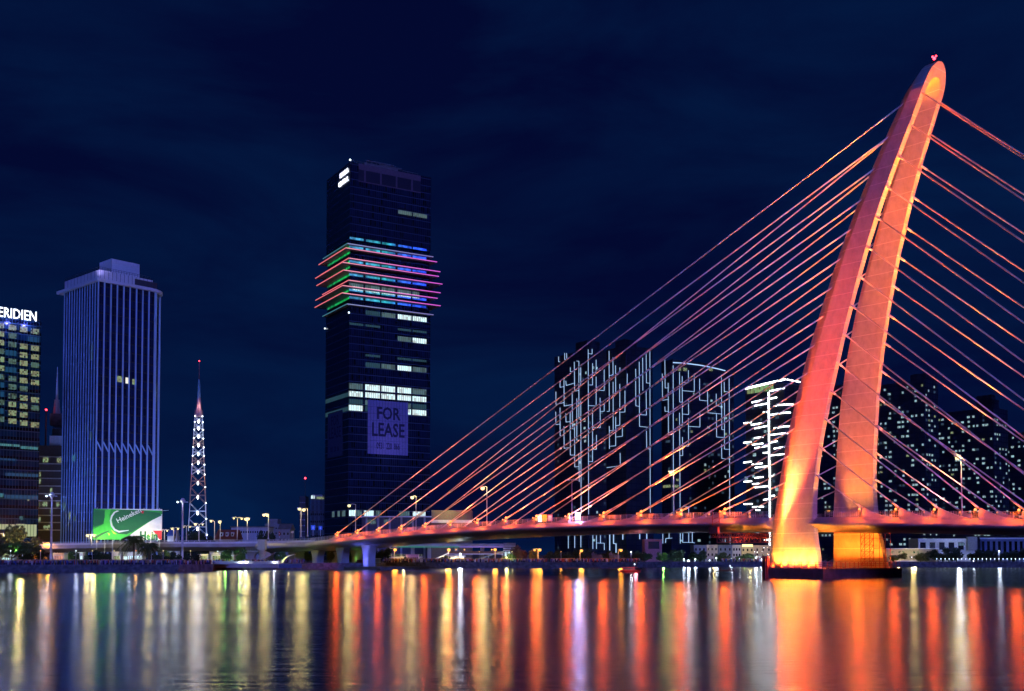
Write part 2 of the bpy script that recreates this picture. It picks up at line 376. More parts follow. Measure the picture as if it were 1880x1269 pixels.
# anchors, cables
M['fin'] = mat('fin_paint', (.45, .41, .40), .5, noise=.1)
def fin(u, s, d):
    z0 = zE(u); mb = MB(); rings = []
    for i in range(9):
        k = i / 8; x = u - d * 6.4 * k; h = 2.0 * (1 - k) ** 1.7 + .04; wd = .32 + .1 * k; zb = zE(x) + .01
        rings.append([(x, s * 11.75, zb), (x, s * (12.25 - wd / 2), zb + h), (x, s * (12.25 + wd / 2), zb + h * .98), (x, s * (12.75 - .2 * k), zb + h * .35 * (1 - k) - .35), (x, s * 12.7, zb - .5)])
    mb.loft(rings); return mb.build('anchor_fin', M['fin'], bridge, smooth=False)
ANCH = [(-13.01 * i, 1) for i in range(14)]
ANCR = [(35.58 + 8.15 * i, -1) for i in range(12)]
Z0, DZ = 22.2, 6.02
def cable_r(u): return .13 if u < 0 else .13
for lst in (ANCH, ANCR):
    for i, (u, d) in enumerate(lst):
        zt = Z0 + DZ * i
        for s in (-1, 1):
            f_ = fin(u, s, d)
            mbh = MB(); mbl = MB(); za = zA(u)
            if d > 0:
                sp_ = [(u + .55, s * 12.95, za + .05, .34), (u + .55, s * 13.1, za - .95, .34), (u - .9, s * 13.0, za - .45, .2)]
            else:
                sp_ = [(u - .5, s * 12.9, za - .25, .26)]
            for x, y, z, r_ in sp_:
                mbh.box(x - .32, x + .22 * 0 + .1, y - .15, y + .15, z - .5, z - .2); mbl.ball((x, y, z), r_, 8, 6)
            if d < 0 and s > 0: pass
            h_ = mbh.build('floodlight', M['darksteel'], f_); mbl.build('lamp', M['r'], h_)
            if s < 0:
                light('POINT', f_, (u + (.7 if d > 0 else -.7), -13.55, za - .35), LC['r'], 1300 if d > 0 else 700, .35); light('SPOT', f_, (u + .9 * d, -14.6, za - .7), (1, .13, .012), 650, .2, (u + 3.0 * d, -12.4, zE(u) - .9), 115, .8, 'fairing_fill')  # second lamp is an extra spot in mid-air that brightens the fairing
            a = Vector((u + .2 * d, s * 12.25, za + .05))
            U_, w_, t_, b_ = (ti(T, zt) for T in (TU, TW, TT, TB))
            q = Vector((U_ - b_ * .6, s * (w_ + t_ * .5), zt)) if d > 0 else Vector((U_ - .3, s * (w_ + t_ * .72), zt))
            mb = MB(); mb.tube(a, q, .155, n=8); dd = (q - a).normalized(); mb.tube(a, a + dd * 2.6, .23, .20, n=8)
            if d < 0 or True: mb.tube(q - dd * 2.0, q - dd * .2, .24, .24, n=8)
            mb.build('stay_cable', M['cable'], bridge, smooth=True)
# two extra back stays leave the frame higher up
for i in (12, 13):
    for s in (-1, 1):
        u = 35.58 + 8.15 * i; zt = Z0 + DZ * i; U_, w_, t_ = (ti(T, zt) for T in (TU, TW, TT))
        MB().tube((u, s * 12.25, zA(u)), (U_ - .3, s * (w_ + t_ * .72), zt), .155, n=8).build('stay_cable', M['cable'], bridge, smooth=True)

# bridge piers by the left bank
def pier(px, v, wid, name='pier', flare=1.9, ztop=None, zb=-1):
    u = u_at(px, v, 3); zt = (ztop if ztop is not None else zA(u) - 4.9); H_ = zt - zb; rings = []
    for k in (0, .35, .55, .68, .78, .87, .94, 1):
        f_ = 1 + (flare - 1) * max(0, (k - .5) / .5) ** 2.2; z = zb + H_ * k; a = wid / 2 * f_; b_ = wid * .42
        rings.append([(u - a, v - b_, z), (u - a + .5, v - b_ - .35, z), (u + a - .5, v - b_ - .35, z), (u + a, v - b_, z), (u + a, v + b_, z), (u - a, v + b_, z)])
    if zb < 0 and v < 0:
        for du in (-3.5, 2): light('SPOT', bridge, (u + du, v - 5.2, 1.1), (.14, .16, 1), 2600, .3, (u, v, 6.5), 110, 1, 'pier_uplight')
    return MB().loft(rings).build(name, M['concrete'], bridge)
for px, wd in ((584, 3.3), (630, 3.3), (678, 3.3)): pier(px, -7.5, wd)
for px, wd in ((611, 3.0), (655, 3.0)): pier(px, 7.5, wd)
pier(545, -6, 4.6, zb=1.8, flare=1.5); pier(497, -8, 1.9, zb=1.8, flare=1.3); pier(515, 6, 2.2, zb=1.8, flare=1.3)
mb = MB(); us = [u_at(p, -11.5, 0) for p in (553, 706)]
mb.prism([(us[0], -13.2), (us[1], -13.2), (us[1] - 6, 11), (us[0], 11)], -1.5, .85); mb.build('pier_footing', M['concrete_dark'], bridge)

# inspection gantry slung under the deck and scaffold on the pile cap
def truss(mb, p, q, h, nb, r=.09):
    p = Vector(p); q = Vector(q); up = Vector((0, 0, h))
    mb.bar(p, q, r * 2); mb.bar(p + up, q + up, r * 2)
    for i in range(nb + 1):
        a = p.lerp(q, i / nb); mb.bar(a, a + up, r * 1.4)
        if i < nb: b_ = p.lerp(q, (i + 1) / nb); mb.bar(a, b_ + up, r * 1.2) if i % 2 else mb.bar(a + up, b_, r * 1.2)
mb = MB(); z = zA(0) - 7.6
truss(mb, (-2, -15, z + 1.2), (-2, 12, z + 1.2), 1.0, 16); truss(mb, (0, -15, z + 1.2), (0, 12, z + 1.2), 1.0, 16)
truss(mb, (-1, -14, z), (12, -13.2, z), 1.4, 9); truss(mb, (-1, -11.5, z), (12, -11.5, z), 1.4, 9)
for y in (-14.4,): 
    mb.bar((-2, y, z + 1.2), (-2, y, zA(0) - .2), .12); mb.bar((0, y, z + 1.2), (0, y, zA(0) - .2), .12)
    for k in range(5): mb.bar((-2, y, z + 2 + k * 1.1), (0, y, z + 2.6 + k * 1.1), .08)
mb.box(-2.2, .2, -15.4, -14.5, z + 2, z + 3.6)
mb.build('inspection_gantry', M['redsteel'], bridge)
mb = MB()
for x in (24.6, 26.8):
    for y in (4.2, 5.8):
        mb.tube((x, y, 1.95), (x, y, zA(20) - 5), .08, n=5)
for k in range(6):
    z = 2.6 + 1.5 * k
    for a, b_ in (((24.6, 4.2), (26.8, 4.2)), ((26.8, 4.2), (26.8, 5.8)), ((24.6, 4.2), (24.6, 5.8)), ((24.6, 5.8), (26.8, 5.8))):
        mb.bar((*a, z), (*b_, z), .09); mb.bar((*a, z), (*b_, z + 1.5 if k < 5 else z), .06)
for x, y in ((26.9, 8), (26.9, 10.4), (26.9, 12.6)): mb.tube((x, y, 1.95), (x, y, 9.6), .07, n=5)
for z in (4.2, 6.3, 8.6): mb.bar((26.9, 5.8, z), (26.9, 12.6, z), .08)
mb.build('scaffold', M['redsteel'], bridge)

# uplights of the pylon
OR = (1, .17, .012); RD = (1, .10, .018); AM = (1, .30, .025)
mb = MB()
for u in (15.2, 17.6, 20, 22.2, 24.4, 26.6):
    light('SPOT', bridge, (u, -15.2, 2.2), AM, 15000, .5, (u - .2, -12.6, 6.2), 88, 1, 'pylon_uplight'); MB().box(u - .25, u + .25, -15.35, -15.0, 1.96, 2.05).build('uplight_housing', M['darksteel'], cap)
    if u < 21: light('SPOT', bridge, (u - 1, -15.3, 2.6), OR, 9000, .6, (u + 2.5, -12.4, 22), 64, 1, 'pylon_uplight')
for u in (14.6, 17.3, 20, 22.7, 25.4):
    light('SPOT', bridge, (u, 8.9, 2.2), OR, 7000, .4, (u + .2, 12, 10), 90, 1, 'pylon_uplight'); MB().box(u - .25, u + .25, 8.7, 9.1, 1.96, 2.05).build('uplight_housing', M['darksteel'], cap)
for y in (-13.2, 13):
    light('SPOT', bridge, (27.6, y, 2.4), AM, 6000, .2, (25, y, 12), 70, .8, 'pylon_uplight'); MB().box(27.4, 27.8, y - .2, y + .2, 1.96, 2.2).build('uplight_housing', M['darksteel'], cap)
for i, u in enumerate((17.4, 19.1, 20.8, 22.6)):
    light('SPOT', bridge, (u, 10.0, zE(20) + .3), AM, 3000, .10, (u + .25, 11.1, zE(20) + 10), 40, .9, 'pylon_uplight'); MB().box(u - .2, u + .2, 9.5, 9.9, zE(20) + .07, zE(20) + .3).build('uplight_housing', M['darksteel'], gird)
    light('SPOT', bridge, (u, 8.5, zE(20) + .5), OR, 14000, .4, (u + .4, 11, zE(20) + 22), 46, 1, 'pylon_uplight')
for y in (-11.8, 11.8):
    light('SPOT', bridge, (26.8, y, zE(26) + .5), AM, 16000, .15, (24.4, y * .96, zE(20) + 14), 50, 1, 'pylon_uplight'); MB().box(26.6, 27, y - .2, y + .2, zE(26) + .02, zE(26) + .4).build('uplight_housing', M['darksteel'], gird)
# long-throw floodlights: from the deck on to the front edges, from the cap's landing on to the outer face
for zt, e, c_ in ((30, 90000, OR), (52, 190000, RD), (74, 360000, RD), (95, 640000, RD)):
    for y in (7.5, 4.5):
        light('SPOT', bridge, (54, y, zE(52) + 1.2), (1, .19, .013), e * (1.9 if y < 5 else 1.5), .3, (ti(TU, zt), (1 if y < 5 else -1) * (ti(TW, zt) + .8), zt), 34, 1, 'long_throw_floodlight')
    light('SPOT', bridge, (13.6, -15.7, 4.9), c_, e * (.4 if zt < 40 else 1.6 if zt < 60 else 3.0), .4, (ti(TU, zt) - (1 if zt < 60 else 3), -ti(TW, zt) - 1, zt), 60 if zt < 40 else 30 if zt < 60 else 24, 1, 'long_throw_floodlight')
    if zt > 40: light('SPOT', bridge, (-26, -12.9, zE(-26) + 2.2), (1, .12, .008), e * .5, .3, (ti(TU, zt) - 7, -ti(TW, zt), zt), 26, 1, 'long_throw_floodlight')
    light('SPOT', bridge, (24, -8.5, zE(28) + .8), c_, e * .24, .3, (ti(TU, zt) - 3, ti(TW, zt), zt), 36, 1, 'long_throw_floodlight')
light('SPOT', bridge, (-26, -12.9, zE(-26) + 2.2), (1, .14, .008), 6000, .3, (15, -12, 24), 34, 1, 'long_throw_floodlight')
light('POINT', bridge, (14, 0, zA(14) - 7.5), OR, 6000, .5, name='underdeck_glow')
for x, y, z in ((54, 7.5, zE(54)), (54, 4.5, zE(54)), (24, -8.5, zE(24))): MB().box(x - .5, x + .5, y - .4, y + .4, z + .07, z + .75).build('floodlight_box', M['darksteel'], gird)
MB().bar((-26, -12.3, zE(-26) + .3), (-26, -12.9, zE(-26) + 1.9), .2).build('floodlight_arm', M['darksteel'], gird)
for s_u, tu in ((9.5, -1), (29.5, 1)):
    light('SPOT', bridge, (s_u + tu * 3, -16.5 if 0 else -15.0, 2.6), AM, 9000, .4, (s_u + tu * 5, -13.2, zA(20) - 3.6), 60, 1, 'deck_uplight')
light('POINT', bridge, (ti(TU, 102) - 2.2, 0, 101.3), OR, 260, .2, name='crown_light')
# washes that colour the cable fans
for u, e in ((-22, 42000), (-75, 56000), (-130, 46000)):
    for v in (-9, 9):
        light('SPOT', bridge, (u, v, zE(u) + .9), (1, .15, .07), e, .4, (u + 35, v, zE(u) + 40), 96, .8, 'cable_floodlight')
for u, e in ((42, 42000), (85, 42000)):
    for v in (-9, 9):
        light('SPOT', bridge, (u, v, zE(u) + .9), (1, .15, .09), e, .4, (u - 10, v, zE(u) + 40), 96, .8, 'cable_floodlight')

# ------------------------------------------------------------------ towers: local axes x along the right-hand face, y along the left-hand face, corner at the origin
class Tower:
    def __init__(s, name, label, cat, px, d, alpha, pxl, pxr, ytop, group=None, zb=GZ):
        s.a = R(alpha); c = at(px, 1018, d); s.C = (c.x, c.y); s.root = thing(name, label, cat, (c.x, c.y, 0), s.a, group)
        s.H = at(px, ytop, d).z; s.zb = zb
        s.W = s.solve(0, pxr); s.D = s.solve(1, pxl)
    def world(s, x, y, z): X, Y = rot(x, y, s.a); return (X + s.C[0], Y + s.C[1], z)
    def pt(s, f, t, z, off=0): return (t, -off, z) if f == 0 else (-off, t, z)
    def solve(s, f, px):
        lo, hi = 0, 400
        for _ in range(50):
            m_ = (lo + hi) / 2; p = proj(s.world(*s.pt(f, m_, s.H)))[0]
            if (p < px) == (f == 0): lo = m_
            else: hi = m_
        return lo
    def hit(s, f, px, py):
        x, y, z = ray(px, py); dx, dy = rot(x, y, -s.a); ox, oy = rot(-s.C[0], -s.C[1], -s.a)
        k = -oy / dy if f == 0 else -ox / dx
        return ((ox + dx * k) if f == 0 else (oy + dy * k)), CAMH + z * k
    def body(s, m, x0=0, x1=None, y0=0, y1=None, z0=None, z1=None, name='wall'):
        mb = MB(); mb.box(x0, s.W if x1 is None else x1, y0, s.D if y1 is None else y1, s.zb if z0 is None else z0, s.H if z1 is None else z1)
        return mb.build(name, m, s.root)
    def slab(s, f, t0, t1, z0, z1, off=.06, th=.1, mb=None):
        mb = mb or MB()
        if f == 0: mb.box(t0, t1, -off - th, -off + .0, z0, z1)
        else: mb.box(-off - th, -off, t0, t1, z0, z1)
        return mb
    def window(s, f, t0, t1, z0, z1, m, name='window', th=.12): return s.slab(f, t0, t1, z0, z1, .01, th).build(name, m, s.root)
    def line(s, f, pts, w_, m, name='led_strip', off=.25):
        mb = MB()
        q = [s.hit(f, *p) for p in pts]
        for (a, b_), (c_, d_) in zip(q, q[1:]): mb.bar(s.pt(f, a, b_, off), s.pt(f, c_, d_, off), w_)
        return mb.build(name, m, s.root)
def text_part(txt, size, m, parent, loc, rx, rz, name='lettering', ext=.05, align='CENTER', sx=1, bold=0):
    cu = bpy.data.curves.new(name, 'FONT'); cu.body = txt; cu.size = size; cu.extrude = ext; cu.align_x = align; cu.offset = bold; cu.resolution_u = 2
    to = bpy.data.objects.new(name, cu); col.objects.link(to); bpy.context.view_layer.update()
    me = bpy.data.meshes.new_from_object(to.evaluated_get(bpy.context.evaluated_depsgraph_get())); bpy.data.objects.remove(to)
    me.materials.clear(); me.materials.append(m); me.name = name
    o = bpy.data.objects.new(name, me); col.objects.link(o); o.parent = parent; o.location = loc; o.rotation_euler = (rx, 0, rz); o.scale = (sx, 1, 1); return o

# --- hotel with the lit sign at the left edge
T = Tower('hotel_tower', 'dark glass hotel with white lit roof lettering, cut by the left edge', 'tower', -210, 368, 40, -280, 76, 560)
def zc(t, px, py, f=0): return t.hit(f, px, py)[1]
T.H = zc(T, 76, 590)
T.D = 26
M['hotel_glass'] = facade('hotel_glass', (.005, .03, .05), (.015, .06, .07), (.02, .08, .08), 3.55, 1.05, .10, .10, .15, spandrel=(.003, .006, .014), sph=.42)
T.body(M['hotel_glass'])
WY = lit_window('room_warm', (.85, .80, .42), (.20, .36, .18), .95, (.5, .62), .0)
WG = lit_window('room_green', (.45, .75, .45), (.12, .3, .3), .5, (.62, .62), .05)
WB = lit_window('room_blue', (.02, .14, .30), (.01, .09, .2), .55, (1.4, 9), .6)
WT = lit_window('room_teal', (.25, .75, .75), (.05, .25, .3), .7, (.7, .9), .1)
WP = lit_window('lobby_gold', (.9, .95, .55), (.45, .55, .28), .75, (1.1, 4), .5)
rnd = random.Random(3)
# rows measured at the right-hand column of rooms; the other columns follow the slope of the face
cols_ = [(57, 71.5), (36.5, 50.5), (15.5, 30), (-7, 7.5)]
rows = [(603, 'YYYY'), (618, 'BngY'), (634, 'YYGY'), (650, 'YYBG'), (665, 'GYGY'), (681, 'YYBY'), (697, 'YYGG'), (712, 'nGGB'), (729, 'YYGB'), (744, 'GYYG'), (760, 'nYYB'), (775, 'YYYG')]
for y, pat in rows:
    for (a, b_), k in zip(cols_, pat):
        if k == 'n': continue
        s0, z1 = T.hit(0, a, y - (64 - (a + b_) / 2) * .17); s1, _ = T.hit(0, b_, y)
        m = {'Y': WY, 'G': WG, 'g': WG, 'B': WB}[k]
        T.window(0, s0 + (-1 if k == 'B' else 0), s1, z1 - 1.9, z1, m)
for a, b_, y, h, m in ((-20, 36, 813, 6, WT), (38, 70, 819, 6, WT), (-20, 30, 840, 5, WB), (10, 70, 868, 7, WB), (-20, 6, 905, 8, WT), (8, 70, 908, 8, WB), (-20, 28, 962, 10, WP), (30, 46, 962, 9, WP), (46, 67, 963, 22, WP), (36, 42, 948, 7, WT), (50, 54, 917, 3, WY)):
    s0, z1 = T.hit(0, a, y); s1, _ = T.hit(0, b_, y); _, z0 = T.hit(0, (a + b_) / 2, y + h); T.window(0, s0, s1, z0, z1, m)
sg = glow('sign_white', (.80, .85, 1), 2.6, False)
s1, zt = T.hit(0, 68.5, 573); _, zb_ = T.hit(0, 68.5, 591)
mb = MB(); mb.box(T.W - 62, T.W - .3, .6, 1.0, T.H, T.H + .5)
for k in range(18): mb.box(T.W - 2.5 - 3.4 * k, T.W - 2.3 - 3.4 * k, .1, .9, T.H, T.H + 3)
fr = mb.build('sign_frame', M['darksteel'], T.root)
text_part('MERIDIEN', 5.2, sg, fr, (s1, -.05, zb_ + .1), R(90), 0, 'sign_lettering', .15, 'RIGHT', .72, .02)
for k_ in range(4): light('POINT', T.root, (s1 - 4 - 6 * k_, -2.0, zb_ - 1.5), (.22, .20, 1), 2200, .35, name='sign_light')

# --- brown low-rise hotel between the two towers
T = Tower('brick_building', 'brown low-rise with pale floor bands and a few lit rooms, behind the tall lamp mast', 'building', 66, 452, 8, 40, 116, 818)
T.D = 20
T.body(mat('brown_wall', (.10, .065, .045), .85))
cream = mat('cream_band', (.60, .50, .38), .8); light('POINT', T.root, (T.W / 2, -14, 12), LC['y'], 1100, .5, name='band_fill')  # added lamp without a fixture, brightens the floor bands
for y in (838, 851, 864, 878, 892, 906, 919, 933, 946, 959, 973):
    s0, z = T.hit(0, 72, y); T.slab(0, .0, T.W, z - .3, z + .15, .0, .35).build('floor_band', cream, T.root)
for a, b_, y in ((79, 89, 840), (105, 113, 841), (72, 75, 866), (72, 75, 879), (92, 96, 896), (72, 73.5, 922), (78, 87, 921), (104, 109, 921), (92, 97, 934), (80, 92, 964), (71, 75, 949)):
    s0, z1 = T.hit(0, a, y); s1, _ = T.hit(0, b_, y); _, z0 = T.hit(0, a, y + 9); T.window(0, s0, s1, z0, z1, WY)
s0, z0 = T.hit(0, 90, 836); s1, z1 = T.hit(0, 114, 818)
mb = MB(); mb.box(s0, T.W, .5, 9, T.H + .01, T.H + 4.2); mb.build('roof_block', M['white'], T.root)
mb = MB(); mb.box(s0 + .6, T.W + 2, 2, 12, T.H + 4.2, T.H + 7.5); mb.box(s0 - 1, T.W + 3, 4, 14, T.H + 9, T.H + 14); mb.build('stair_tower', M['concrete_dark'], T.root)
mb = MB(); mb.tube((s0 + 1.2, 6, T.H + 12), (s0 + 1.2, 6, T.H + 34), .8, .1, 8); mb.tube((s0 + 1.2, 6, T.H + 14), (s0 + 1.2, 6, T.H + 20), 1.5, 1.0, 8); mb.build('spire', M['white'], T.root)
mb = MB(); mb.tube((2.3, 3, T.H), (2.3, 3, T.H + 15), .35, .25, 6); ant = mb.build('chimney', M['redsteel'], T.root)
MB().ball((2.3, 3, T.H + 15.3), .4).build('warning_light', M['red'], ant)

# --- tall finned tower
T = Tower('finned_tower', 'pale blue lit tower with closely set white vertical fins and a flat pale crown', 'tower', 175, 430, 48, 119, 284, 503)
M['fin_glass'] = facade('fin_glass', (.010, .018, .06), (.004, .006, .02), (.03, .05, .12), 3.6, 1.1, .12, .06, .12, spandrel=(.02, .02, .04), sph=.25)
r_ = 7.0
poly = [(0, 0), (T.W - 2, 0)]
for i in range(1, 9): a = math.pi / 2 * i / 8; poly.append((T.W - 2 + r_ * math.sin(a), r_ - r_ * math.cos(a)))
poly += [(T.W - 2 + r_, T.D), (0, T.D)]
MB().prism(poly, GZ, T.H - 1.2).build('wall', M['fin_glass'], T.root)
wf = mat('white_fin', (.42, .62, .74), .5, noise=.05)
ztop = T.H - 3
fx = [T.hit(0, p, 600)[0] for p in (179, 190.5, 202.5, 214, 226, 237.5, 249.5, 261, 272.5, 283.5)]
_, zk0 = T.hit(0, 178, 810); _, zk1 = T.hit(0, 188, 829)
for i, x in enumerate(fx):
    MB().box(x - .24, x + .24, -.5, -.02, GZ + 3, ztop).build('fin', wf, T.root)
    if i < len(fx) - 1:
        x2 = fx[i + 1] - .24; mb = MB(); p_ = [(x + .2, zk0), (x + (x2 - x) * .35, zk0 - 1.0), (x + (x2 - x) * .7, zk0 - 2.6), (x2, zk1)]
        for (a, b_), (c_, d_) in zip(p_, p_[1:]): mb.bar((a, -.26, b_), (c_, -.26, d_), .42, .4)
        mb.build('fin', wf, T.root)
for k in (2, 5, 8):
    a = math.pi / 2 * k / 8; x, y = T.W - 2 + (r_ + .4) * math.sin(a), r_ - (r_ + .4) * math.cos(a)
    MB().tube((x, y, GZ + 3), (x, y, ztop), .4, n=6).build('fin', wf, T.root)
for k in range(14):
    y = .6 + (T.D - .9) * k / 13; MB().box(-.3, -.02, y - .15 - .1 * (k % 2), y + .15 + .1 * (k % 2), GZ + 3, ztop).build('fin', wf, T.root)
# cornice, parapet and roof block
off = 1.4; cor = [(-off, -off)] + [(T.W - 2, -off)]
for i in range(1, 9): a = math.pi / 2 * i / 8; cor.append((T.W - 2 + (r_ + off) * math.sin(a), r_ - (r_ + off) * math.cos(a)))
cor += [(T.W - 2 + r_ + off, T.D + 2.5), (-off, T.D + 4.5)]
MB().prism(cor, T.H - 3.0, T.H - 1.9).build('cornice', M['white'], T.root)
mb = MB(); zp = T.H + 1.7; mb.box(-.2, T.W - 1, -.2, T.D, T.H - 1.9, zp); par = mb.build('parapet', M['white'], T.root)
mb = MB()
for k in range(14): mb.box(.3 + k * (T.W - 2) / 13, .38 + k * (T.W - 2) / 13, -.3, -.21, T.H - 1.8, zp)
for k in range(11): mb.box(-.3, -.21, .6 + k * (T.D - 1) / 10, .68 + k * (T.D - 1) / 10, T.H - 1.8, zp)
for z in (zp + .7, zp + 1.3): mb.bar((0, 0, z), (T.W - 2, 0, z), .09); mb.bar((0, 0, z), (0, T.D, z), .09)
for k in range(20): mb.box(k * (T.W - 2) / 19, k * (T.W - 2) / 19 + .07, -.04, .04, zp, zp + 1.3); mb.box(-.04, .04, k * T.D / 19, k * T.D / 19 + .07, zp, zp + 1.3)
mb.build('roof_railing', M['darksteel'], T.root)
MB().box(T.W - 9, T.W + 1, -.26, 1.5, T.H - 1.5, T.H + .9).build('roof_opening', M['darksteel'], T.root)
# roof block placed so that its corner shows left of centre
bx, by = 9.5, 8.5
for (px_, py_) in ((205, 476),):
    x, y, z = ray(px_, py_)
mb = MB(); mb.box(bx, bx + 12.5, by, by + 10, zp - .3, zp + 8.0); mb.build('roof_block', M['white'], T.root)
for f, a, b_, y, h, m in ((0, 214, 224, 690, 11, WY), (0, 230.5, 238, 693, 11, lit_window('room_bright', (1, .95, .8), (.3, .6, .9), 1.8, (1.6, 3), .5)), (0, 243, 248, 696, 10, WY),
                          (1, 163.5, 165.5, 602, 14, WG), (1, 168, 170, 632, 30, WG), (1, 160, 162.5, 780, 12, WG), (1, 165.5, 168, 793, 14, WG), (1, 133, 139, 836, 11, WT), (1, 155, 158, 867, 6, WT), (0, 168, 170, 866, 6, WT),
                          (1, 127, 130, 940, 14, WY), (1, 136, 139, 948, 8, WG), (1, 116, 121, 922, 14, WG)):
    s0, z1 = T.hit(f, a, y); s1, _ = T.hit(f, b_, y); _, z0 = T.hit(f, a, y + h); T.window(f, min(s0, s1), max(s0, s1), z0, z1, m)
for a, z, e in ((5, 4, 1), (T.W - 5, 4, 1)):
    light('SPOT', T.root, (a, -16, z), (.13, .24, 1), 40000, .6, (a, 0, 70), 75, 1, 'facade_floodlight')
for a in (6, T.D - 4):
    light('SPOT', T.root, (-14, a, 4), (.16, .26, 1), 40000, .6, (0, a, 70), 75, 1, 'facade_floodlight')
light('SPOT', T.root, (-3, -3, T.H - 1.5 + 2), (.45, .40, 1), 1600, .5, (12, 8, T.H + 8), 90, 1, 'roof_floodlight')
FT = T

# advertising banner in front of the finned tower
gp = {k: mat('print_' + k, c, .55, noise=.1, nscale=.6) for k, c in dict(green=(.01, .33, .03), bright=(.05, .62, .05), deep=(.004, .13, .035), white=(.75, .75, .72), red=(.65, .02, .03), yellow=(.75, .8, .05)).items()}
B0 = at(171, 991, 372); ba = R(10)
wB = 0; lo = 0; hi = 60
for _ in range(40):
    m_ = (lo + hi) / 2; p = proj((B0.x + m_ * math.cos(ba), B0.y + m_ * math.sin(ba), B0.z))[0]
    if p < 297: lo = m_
    else: hi = m_
wB = lo; zB0 = B0.z; zB1 = at(171, 934, 372).z; hB = zB1 - zB0
bn = thing('billboard', 'wide green advertising banner with a tilted beer bottle, before the finned tower', 'billboard', (B0.x, B0.y, 0), ba)
mb = MB(); mb.box(0, wB, 0, .3, zB0, zB1); pan = mb.build('panel', gp['white'], bn)
mb = MB()
for k in range(9): mb.box(1 + k * (wB - 2) / 8, 1.2 + k * (wB - 2) / 8, .35, .55, GZ, zB1 + (.0 if k % 2 else .4))
mb.bar((.2, .5, zB0 + .5), (wB - .2, .5, zB0 + .5), .2); mb.bar((.2, .5, zB1 - .5), (wB - .2, .5, zB1 - .5), .2); mb.bar((wB - .5, .4, zB1 - .6), (wB + 2.2, -.4, zB1 - .4), .12)
mb.build('frame', M['steel'], bn)
def bpt(px, py): return ((px - 171) / 126 * wB, zB0 + (991 - py) / 57 * hB)
def shape(pts, y, m, name):
    mb = MB(); n = len(pts); q = [bpt(*p) for p in pts]
    mb.add([(a, -y, b_) for a, b_ in q] + [(a, -y + .012, b_) for a, b_ in q], [tuple(range(n)), tuple(range(n, 2 * n))[::-1]] + [(i, n + i, n + (i + 1) % n, (i + 1) % n) for i in range(n)])
    return mb.build(name, m, pan)
shape([(171, 934), (297, 937), (297, 943), (270, 960), (245, 977), (228, 991), (171, 991)], .02, gp['green'], 'print')
shape([(171, 936), (191, 937), (192, 950), (188, 962), (172, 968)], .035, gp['deep'], 'print')
shape([(192, 936), (203, 935), (200, 946), (202, 962), (210, 970), (230, 976), (242, 978), (226, 991), (192, 991), (172, 988), (171, 972), (190, 962)], .035, gp['bright'], 'print')
shape([(208, 940), (222, 936), (262, 937), (292, 941), (296, 946), (268, 960), (246, 974), (232, 981), (216, 980), (208, 970), (205, 955)], .05, gp['deep'], 'bottle')
arc = [(218, 938), (211, 941), (206, 948), (204, 955), (206, 964), (211, 971), (218, 974.5), (236, 973), (236, 974), (218, 978), (209, 974), (203, 966), (201, 956), (203, 947), (208, 940), (214, 937)]
mb = MB(); n = len(arc) // 2; q = [bpt(*p) for p in arc]
mb.add([(a, -.075, b_) for a, b_ in q], [(i, i + 1, len(q) - 2 - i, len(q) - 1 - i) for i in range(n - 1)]); mb.build('swoosh', gp['white'], pan)
shape([(172, 986), (186, 979), (200, 974), (199, 976), (186, 983), (175, 990)], .05, gp['deep'], 'print')
shape([(203, 972), (208, 976), (214, 981), (208, 980)], .07, gp['yellow'], 'print'); shape([(197, 978), (202, 980), (200, 984)], .07, gp['yellow'], 'print')
shape([(256.5, 937), (264, 938), (262, 943), (258, 941)], .08, gp['red'], 'print')
shape([(280, 974), (297, 974), (297, 991), (292, 990), (286, 981)], .05, gp['red'], 'print')
a, b_ = bpt(215.5, 960.5); tx = text_part('Heineken', 2.3, gp['white'], pan, (a, -.1, b_), R(90), 0, 'lettering', .01, 'LEFT', 1, .035); tx.rotation_euler = (R(90), R(-27), 0)
a, b_ = bpt(256, 990.5); text_part('Hein', 3.9, gp['deep'], pan, (a, -.1, b_), R(90), 0, 'lettering', .01, 'LEFT', .80, .20)
for k in (.15, .5, .85): light('SPOT', bn, (wB * k, -9, zB0 - 1.5), (1, .98, .8), 3600, .3, (wB * k, 0, zB0 + 6), 110, 1, 'banner_light')

